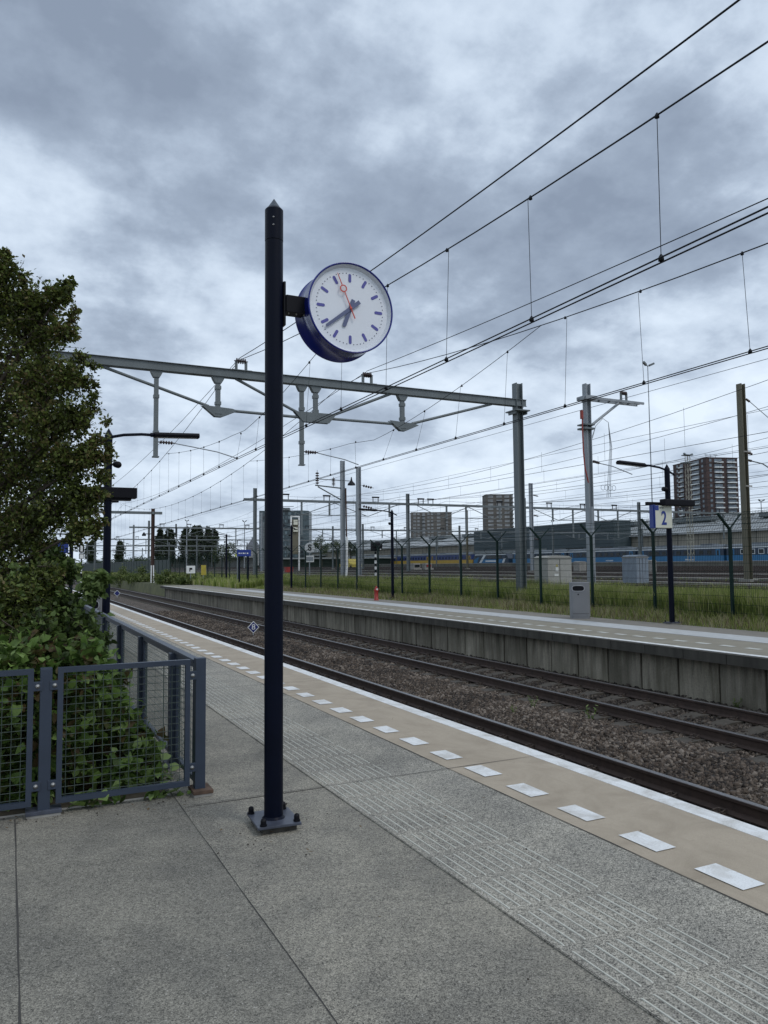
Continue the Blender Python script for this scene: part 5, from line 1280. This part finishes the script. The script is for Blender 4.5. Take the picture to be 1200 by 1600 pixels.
# red box and yellow track machine and blocks
c = at_d(451, 885, 90); t = thing('red_box', 'small red box on the yard ground left of the white frame', 'box', (c.x, c.y, .5)); MB().bbox(c.x-.4, c.x+.4, c.y-.4, c.y+.4, .5, 1.2, .05).bbox(c.x-.44, c.x+.44, c.y-.45, c.y+.45, 1.2, 1.28, .02).build('body', m_redp, t)
c = at_d(548, 878, 190); t = thing('track_machine', 'yellow track machine on the yard beside the yellow and blue train', 'rail vehicle', (c.x, c.y, .6))
MB().prism([(c.y-4, .9), (c.y+4, .9), (c.y+4, 1.7), (c.y+2, 1.8), (c.y+1, 2.8), (c.y-1.5, 2.9), (c.y-2, 1.9), (c.y-4, 1.6)], c.x-1.3, c.x+1.3, ax='x').build('body', m_yellow, t)
MB().bbox(c.x-1.32, c.x+1.0, c.y-1.3, c.y+.6, 2.0, 2.6, .02).build('cab_window', m_black, t); MB().tube((c.x-1.35, c.y-3, .9), (c.x-1.25, c.y-3, .9), .45, 14).tube((c.x-1.35, c.y+3, .9), (c.x-1.25, c.y+3, .9), .45, 14).build('wheel', m_black, t)
for i, (px, lb) in enumerate([(649, 'left pale buffer block in front of the yard train platform'), (667, 'right pale buffer block in front of the yard train platform')]):
    c = at_d(px, 886, 105); t = thing('buffer_stop', lb, 'buffer stop', (c.x, c.y, .6), 'concrete buffer stops'); MB().bbox(c.x-.5, c.x+.5, c.y-.5, c.y+.5, .5, 1.6, .06).bbox(c.x-.65, c.x+.65, c.y-.7, c.y+.2, .5, .95, .04).build('block', m_kerb, t)
    MB().bbox(c.x-.35, c.x+.35, c.y-.62, c.y-.505, 1.1, 1.4, .02).build('buffer_beam', m_redp if i else m_black, t)

# yard train platform with wall
t = kind(MB().box(112, 121.5, -60, 420, .3, 1.52, 0).box(111.9, 113.2, -60, 420, 1.5, 1.56, 1).build('yard_platform', [M('yard platform wall', (.13, .125, .11), .9, var=.3, scale=.6), M('pale platform rim', (.45, .45, .43), .8)]), 'structure')

# ================================================================ TRAINS
TX = 125.0
m_navyc = M('coach navy', (.018, .035, .065), .35, var=.1, scale=.5); m_lblue = M('coach bright blue', (.02, .14, .30), .35, var=.08, scale=.5)
m_glass = M('dark train glass', (.012, .016, .02), .15); m_croof = M('coach roof grey', (.13, .15, .17), .6, var=.2, scale=.6); m_cwhite = M('coach white', (.62, .66, .68), .45)
m_nsyel = M('coach yellow', (.46, .29, .04), .45, var=.1, scale=.5); m_nsdark = M('coach dark blue glass', (.014, .022, .07), .25)
m_nsblue = M('coach dark blue', (.025, .045, .16), .4, var=.12, scale=.5)
def coach(label, y0, y1, z0=1.38, cols=None, style='blue', wins=None, group=None):
    mb_low, mb_mid, mb_str, mb_roof = cols
    t = thing('train_coach', label, 'train coach', (TX, (y0+y1)/2, z0), group)
    g = .35; a, c = y0+g, y1-g
    xf = TX; xb = TX+2.9; h = lambda q: z0+q*1.12
    b = MB(); b.box(xf, xb, a, c, h(0), h(1.15), 0); b.box(xf, xb, a, c, h(1.15), h(2.35), 1); b.box(xf-.01, xb, a, c, h(2.35), h(2.52), 2)
    b.build('body', [mb_low, mb_mid, mb_str], t)
    rp = [(xf+.02, h(2.52)), (xf+.25, h(2.86)), (xf+.7, h(3.06)), (xb-.7, h(3.06)), (xb-.25, h(2.86)), (xb-.02, h(2.52))]
    rf = MB().prism(rp, a, c).build('roof', mb_roof, t)
    MB().bbox(xf+.6, xb-.6, a+3, a+6, h(3.06), h(3.26), .05).build('roof_unit', mb_roof, rf); MB().bbox(xf+.6, xb-.6, c-9, c-5, h(3.06), h(3.2), .05).build('roof_unit', mb_roof, rf)
    ws = wins or [k for k in np.arange(a+3.4, c-3.4, 1.95)]
    for yk in ws:
        f = MB().box(xf-.03, xf-.012, yk-.62, yk+.62, h(1.28), h(2.15)).build('window', m_cwhite if (style == 'blue' and ('fourth' in label or 'last' in label)) else mb_mid, t)
        MB().box(xf-.045, xf-.032, yk-.52, yk+.52, h(1.38), h(2.06)).build('pane', (m_glass if style == 'blue' else m_nsdark), f)
    for yk in (a+1.3, c-1.3):
        MB().box(xf-.03, xf-.012, yk-.5, yk+.5, h(.1), h(2.25), 0).box(xf-.045, xf-.032, yk-.22, yk+.22, h(1.2), h(2.05), 1).build('door', [mb_low, m_glass], t)
    for yk in (a+3.5, c-3.5): MB().box(xf+.3, xb-.3, yk-1.6, yk+1.6, z0-.6, z0-.02).build('bogie', m_black, t)
    return t
G1 = 'blue coaches standing at the yard platform'
blue = (m_lblue, m_navyc, m_cwhite, m_croof)
names = ['blue coach directly behind the locomotive', 'second blue coach from the locomotive, behind the beige cabinet', 'third blue coach from the locomotive, behind the litter bin mast', 'fourth blue coach, behind the platform number sign post', 'last visible blue coach at the right edge with a violet blue panel']
yL = 177.3-1.5
for i in range(5):
    yy1 = yL-23.5*i; t = coach(names[i], yy1-23.5, yy1, cols=blue, group=G1)
    if i in (1, 2, 3):
        b = MB(); r = random.Random(i)
        for k in range(7): b.box(TX-.03, TX-.015, yy1-14-.35*k, yy1-14-.35*k+.24, 1.75, 1.75+r.uniform(.2, .3))
        b.build('white_lettering', m_cwhite, t)
    if i == 3: MB().box(TX-.025, TX-.012, yy1-17.5, yy1-14.5, 1.2, 3.4).build('violet_panel', M('violet blue panel', (.03, .025, .30), .4), t)
# locomotive
y0, y1 = 177.3, 195.6; xf = TX-.05; nz0 = 20
t = thing('locomotive', 'blue and white electric locomotive in the middle of the train', 'locomotive', (TX, 186, 1.2))
MB().prism([(y0, 1.2), (y1, 1.2), (y1-.1, 2.6), (y1-1.0, 3.75), (y1-1.6, 3.85), (y0+1.6, 3.85), (y0+1.0, 3.75), (y0+.1, 2.6)], xf, xf+2.9, ax='x').build('body', m_navyc, t)
b = MB()
b.prism([(y0+2.6, 1.45), (y1-4.5, 1.45), (y1-5.5, 2.5), (y0+2.0, 2.5)], xf-.02, xf-.008, 0, 'x')
b.prism([(y1-4.6, 1.5), (y1-3.4, 1.5), (y1-5.8, 3.6), (y1-7.0, 3.6)], xf-.035, xf-.022, 1, 'x'); b.prism([(y0+3.2, 1.5), (y0+2.2, 1.5), (y0+1.4, 2.6), (y0+2.4, 2.6)], xf-.035, xf-.022, 1, 'x')
b.prism([(y1-2.2, 1.4), (y1-.6, 1.4), (y1-.6, 2.4), (y1-3.4, 3.1)], xf-.035, xf-.022, 0, 'x'); b.box(xf-.02, xf-.006, y0+1.2, y1-1.2, 3.62, 3.82, 1)
b.build('livery_stripe', [m_lblue, m_cwhite], t)
MB().box(xf-.05, xf-.025, y0+3.5, y1-7.4, 2.65, 3.45).build('dark_grille', m_glass, t)
MB().box(xf-.05, xf-.036, y0+6.2, y1-6.8, 1.75, 2.15).build('white_lettering', m_cwhite, t)
for yk in (y0+1.35, y1-1.35): MB().box(xf-.04, xf-.02, yk-.4, yk+.3, 2.7, 3.3).build('cab_window', m_glass, t)
b = MB()
for yk in (y0+5, y1-5): b.tube((xf+1.4, yk-1, 3.9), (xf+1.4, yk+1.1, 4.7), .05, 5).tube((xf+1.4, yk+1.1, 4.7), (xf+1.4, yk-.3, 5.5), .05, 5).tube((xf+.5, yk-.3, 5.5), (xf+2.3, yk-.3, 5.5), .05, 5)
b.bbox(xf+.6, xf+2.2, y0+4, y1-4, 3.85, 4.05, .05); b.build('pantograph', m_wire, t)
for yk in (y0+4, y1-4): MB().box(xf+.3, xf+2.6, yk-1.9, yk+1.9, .85, 1.19).build('bogie', m_black, t)
t.location.z += .15
t.scale = (1, 1, 1.06)
G2 = 'yellow and blue coaches behind the locomotive'
nl = ['nearest yellow and blue coach, coupled to the locomotive', 'second yellow and blue coach from the locomotive', 'third yellow and blue coach, left of the striped signal', 'farthest yellow and blue coach at the left end of the train']
for i in range(4): coach(nl[i], 196+26*i, 196+26*(i+1), cols=(m_nsyel, m_nsblue, m_nsblue, m_croof), style='ns', group=G2)

# ================================================================ BUILDINGS
m_cladb = M('beige hall cladding', (.27, .25, .205), .8, var=.12, scale=.3); m_roofg = M('grey hall roof', (.27, .29, .30), .6, var=.15, scale=.25)
t = thing('train_hall', 'long beige train hall with grey sloping roof behind the trains', 'hall', (150, 180, .7))
b = MB(); b.box(140, 160, 20, 390, .5, 8.0, 0)
for k in range(124): b.box(139.93, 140, 20+3*k-.09, 20+3*k+.09, .5, 8.0, 1)
b.build('wall', [m_cladb, M('hall seam', (.17, .16, .135), .8)], t)
b = MB(); b.add([(139.2, 18, 7.9), (139.2, 392, 7.9), (158, 392, 12.9), (158, 18, 12.9)], [(0, 1, 2, 3)], 0)
b.add([(158, 18, 12.9), (158, 392, 12.9), (176, 392, 9), (176, 18, 9)], [(0, 1, 2, 3)], 0)
b.box(139.0, 139.3, 18, 392, 7.75, 8.15, 1)
for k in range(62): b.bar((139.3, 20+6*k, 8.02), (157.8, 20+6*k, 12.94), .15, .12, 1)
rf = b.build('roof', [m_roofg, M('roof trim', (.33, .34, .34), .6)], t)
for k in range(14): MB().bbox(150, 155, 30+25*k, 42+25*k, 11.2, 12.3, .1).build('skylight', m_steel, rf)
t = thing('workshop', 'dark blue grey box-shaped workshop with pale lower corner behind the blue train', 'building', (136, 170, .7))
m_wk = M('dark slate cladding', (.045, .065, .075), .6, var=.12, scale=.3)
b = MB(); b.box(134, 139.6, 145.5, 209, 5.6, 11.7); b.box(134.0, 139.6, 145.5, 172, .6, 5.6)
for k in range(1, 4): b.box(133.95, 134, 145.5, 209, 5.6+1.6*k-.04, 5.6+1.6*k+.04)
b.build('wall', m_wk, t)
MB().box(134.2, 139.6, 172, 209, .6, 5.6).build('pale_wall', M('pale panel wall', (.25, .27, .27), .7, scale=.3), t)
MB().box(133.9, 134.0, 146, 167, 3.9, 5.4).build('window_band', m_glass, t)
MB().box(133.9, 139.7, 145.4, 209.1, 11.7, 11.95).build('roof_edge', m_steel, t)
# brown apartment tower, corner towards the camera
def face_building(name, label, cat, cornerpx, d, wl, wr, ztop, turn, floors, fh, colsR, colsL, mwall, mwin, mbal=None, balL=(), balR=(), z0=0, group=None):
    c = at_d(cornerpx, 800, d); c.z = 0; ang = turn
    t = thing(name, label, cat, (c.x, c.y, .8), group)
    uR = (RT*cos(ang)+Vector((FW.x, FW.y, 0)).normalized()*sin(ang)); uL = (-RT*sin(ang)+Vector((FW.x, FW.y, 0)).normalized()*cos(ang)) if wl else None
    depth = wl if wl else 15
    uD = (-RT*sin(ang)+Vector((FW.x, FW.y, 0)).normalized()*cos(ang))
    P = [c, c+uR*wr, c+uR*wr+uD*depth, c+uD*depth]
    b = MB(); vs = [(p.x, p.y, .5) for p in P]+[(p.x, p.y, ztop) for p in P]; b.add(vs, [(0, 1, 5, 4), (1, 2, 6, 5), (2, 3, 7, 6), (3, 0, 4, 7), (4, 5, 6, 7)]); b.build('wall', mwall, t)
    b = MB(); cc = [p+(p-(P[0]+P[2])/2).normalized()*.25 for p in P]; vs = [(p.x, p.y, ztop) for p in cc]+[(p.x, p.y, ztop+.5) for p in cc]
    b.add(vs, [(0, 1, 5, 4), (1, 2, 6, 5), (2, 3, 7, 6), (3, 0, 4, 7), (4, 5, 6, 7), (3, 2, 1, 0)]); b.build('parapet', mwall, t)
    nR = -uD; nL = -uR
    def panel(o, u, n, a0, a1, z0_, z1_, off, th, mats, nm, par):
        A = o+u*a0+n*(off+th/2); B = o+u*a1+n*(off+th/2); return MB().bar((A.x, A.y, (z0_+z1_)/2), (B.x, B.y, (z0_+z1_)/2), th, z1_-z0_).build(nm, mats, par)
    cnt = 0
    for f in range(floors-1, -1, -1):
        zf = ztop-fh*(floors-f)+.4
        if zf < 6: continue
        for (a0, a1, kd) in colsR:
            if cnt < 190: panel(c, uR, nR, a0*wr, a1*wr, zf+.5, zf+fh-.75, .01, .12, mwin, 'window', t); cnt += 1
            if kd: panel(c, uR, nR, a0*wr-.3, a1*wr+.3, zf-.15, zf+.55, .25, 1.0, mbal, 'balcony', t)
        for (a0, a1, kd) in (colsL if wl else ()):
            if cnt < 190: panel(c, uD, nL, a0*wl, a1*wl, zf+.5, zf+fh-.75, .01, .12, mwin, 'window', t); cnt += 1
            if kd: panel(c, uD, nL, a0*wl-.3, a1*wl+.3, zf-.15, zf+.55, .25, 1.0, mbal, 'balcony', t)
    return t, c, uR, uD
m_brick = M('dark red brown brick', (.066, .043, .041), .85, var=.15, scale=.4); m_win = M('grey blue window glass', (.14, .17, .20), .25, var=.35, scale=.35); m_balc = M('pale balcony front', (.66, .68, .69), .6)
t, c, uR, uD = face_building('apartment_tower', 'dark brown brick apartment tower with pale balconies at the right', 'apartment tower', 1106, 430, 34, 19.5, 59.5, radians(10), 20, 2.86,
    [(.10, .17, 0), (.26, .50, 1), (.66, .92, 1)], [(.08, .13, 0), (.20, .41, 1), (.68, .78, 1), (.84, .89, 0)], m_brick, m_win, m_balc)
b = MB()
for k in range(3): q = c+uR*(4+3*k)+uD*6; b.tube((q.x, q.y, 60), (q.x, q.y, 63-k*.5), .12, 5); b.bar((q.x-1.5, q.y, 62.2), (q.x+1.5, q.y, 62.4), .2, .2)
b.build('roof_antenna', m_steel, t)
m_gb = M('grey brown panel', (.13, .12, .11), .85, var=.12, scale=.4); m_gw = M('pale curtained window', (.25, .26, .27), .4, var=.3, scale=.3)
face_building('apartment_block', 'wide grey brown apartment block left of the taller grey tower', 'apartment block', 643, 630, 0, 33, 43.4, radians(2), 14, 2.9,
    [(.04, .11, 0), (.14, .20, 0), (.27, .33, 1), (.39, .45, 0), (.48, .54, 0), (.63, .72, 0), (.86, .90, 1)], [], m_gb, m_gw, m_gw)
face_building('apartment_tower', 'taller grey brown apartment tower partly behind the big portal mast', 'apartment tower', 760, 545, 0, 19.2, 50.0, radians(3), 17, 2.9,
    [(.06, .26, 0), (.38, .58, 0), (.68, .86, 0), (.95, .995, 1)], [], M('dark grey brown panel', (.115, .105, .095), .85, var=.12, scale=.4), m_gw, m_gb)
# glass tower
c = at_d(413, 800, 300); wv = RT
t = thing('glass_tower', 'dark blue green glass office tower right of the clock post', 'office tower', (c.x, c.y, .8))
P0 = c-RT*2; n0 = Vector((FW.x, FW.y, 0)).normalized()
W = 19.2; ztp = 22.8
b = MB(); q = [P0, P0+RT*(W-2.2)-n0*.0, P0+RT*W+n0*2.5, P0+RT*W+n0*14, P0+n0*14]
vs = [(p.x, p.y, .5) for p in q]+[(p.x, p.y, ztp) for p in q]; m = len(q); b.add(vs, [(i, (i+1) % m, m+(i+1) % m, m+i) for i in range(m)]+[tuple(range(m, 2*m))]); b.build('wall', M('blue green curtain wall', (.05, .075, .085), .35, var=.3, scale=.8), t)
r = random.Random(9); b = MB()
for f in range(14):
    for k in range(14):
        if r.random() < .62:
            A = P0+RT*(k*1.24+.15)-n0*.12; wd = r.choice((.5, .9, 1.1)); B = A+RT*wd; z = 1.5+f*1.5
            b.bar((A.x, A.y, z+.6), (B.x, B.y, z+.6), .06, 1.05, r.choice((0, 0, 1, 2)))
b.build('window', [M('pale facade glass', (.13, .18, .20), .2), m_glass, M('mid facade glass', (.08, .11, .125), .2)], t)
b = MB(); A = P0+RT*5; b.bar((A.x, A.y, ztp+.5), ((P0+RT*12).x, (P0+RT*12).y, ztp+.5), 3, 1.0); B = P0+RT*9
b.tube((B.x, B.y, ztp), (B.x, B.y, ztp+1.8), .15, 5).tube(B-RT*3+Vector((0, 0, ztp+1.6-B.z)), B+RT*4.5+Vector((0, 0, ztp+1.6-B.z)), .12, 5); b.build('roof_unit', m_steel, t)
# white frame totem
c = at_d(461, 850, 110); s = 110/F
t = thing('sign_gantry', 'tall white steel frame with small lit sign boxes in front of the glass tower', 'gantry', (c.x, c.y, .5)); zt_ = at_d(461, 808, 110).z
b = MB(); 
for k in (-6.5, 6.5): b.bbox(c.x+k*s-.10, c.x+k*s+.10, c.y-.1, c.y+.1, .4, zt_, .02)
b.bbox(c.x-6.5*s-.1, c.x+6.5*s+.1, c.y-.1, c.y+.1, zt_, zt_+.2, .02); b.build('frame', m_whitep, t)
b = MB().bbox(c.x-.30, c.x+.30, c.y-.3, c.y-.1, zt_-1.1, zt_-.4, .03); b.build('upper_box', m_cream, t)
MB().bbox(c.x-.33, c.x+.33, c.y-.3, c.y-.1, zt_-2.1, zt_-1.45, .03).bbox(c.x-.28, c.x+.28, c.y-.33, c.y-.305, zt_-1.82, zt_-1.72, .01, 1).build('lower_box', [m_cream, m_black], t)
MB().bbox(c.x-.5, c.x+.5, c.y+.0, c.y+.08, zt_-5.3, zt_-.3, .01).build('dark_panel', m_steel_b, t)
# pointed roof building
c = at_d(396, 862, 420); s = 420/F
t = thing('church', 'grey building with a steep pointed pyramid roof beside the clock post', 'church', (c.x, c.y, .8)); hw = 11*s
za = at_d(396, 838, 420).z; ze = at_d(396, 857, 420).z
b = MB(); q = [c-RT*hw-n0*hw, c+RT*hw-n0*hw, c+RT*hw+n0*hw, c-RT*hw+n0*hw]
b.add([(p.x, p.y, ze) for p in q]+[(c.x, c.y, za)], [(0, 1, 4), (1, 2, 4), (2, 3, 4), (3, 0, 4)]); b.build('roof', M('slate roof', (.12, .13, .15), .7, scale=.4), t)
b = MB(); q = [c-RT*hw*.9-n0*hw*.9, c+RT*hw*.9-n0*hw*.9, c+RT*hw*.9+n0*hw*.9, c-RT*hw*.9+n0*hw*.9]; b.add([(p.x, p.y, .5) for p in q]+[(p.x, p.y, ze+.3) for p in q], [(0, 1, 5, 4), (1, 2, 6, 5), (2, 3, 7, 6), (3, 0, 4, 7)]); b.build('wall', M('pale render', (.33, .33, .32), .8, scale=.4), t)
# low background blocks seen between fence posts
for i, (pa, pb, pt, d, col, lb) in enumerate([(560, 640, 868, 330, (.16, .16, .15), 'long low grey shed far behind the yellow and blue train'), (345, 400, 872, 380, (.20, .21, .21), 'low pale station canopy far beyond the yard, under the pointed roof'),
                                              (430, 560, 869, 380, (.17, .18, .18), 'low pale canopy far beyond the yard under the trees'), (440, 620, 874, 280, (.035, .05, .035), 'dark green hedge screen at the far side of the yard'), (250, 345, 874, 420, (.10, .11, .10), 'low dark sheds below the poplars')]):
    A = at_d(pa, pt, d); B = at_d(pb, pt, d); t = thing('low_building', lb, 'building', (A.x, A.y, .7), 'low buildings beyond the yard'); z = A.z
    mt = M('low building %d' % i, col, .8, var=.15, scale=.3)
    MB().bar(((A+n0*3).x, (A+n0*3).y, (z+.5)/2), ((B+n0*3).x, (B+n0*3).y, (z+.5)/2), 6, z-.5).build('wall', mt, t)
    MB().bar((A.x, A.y, z+.25), (B.x, B.y, z+.25), 7.5, .5).build('roof', M('pale roof edge', (.30, .32, .32), .7), t)
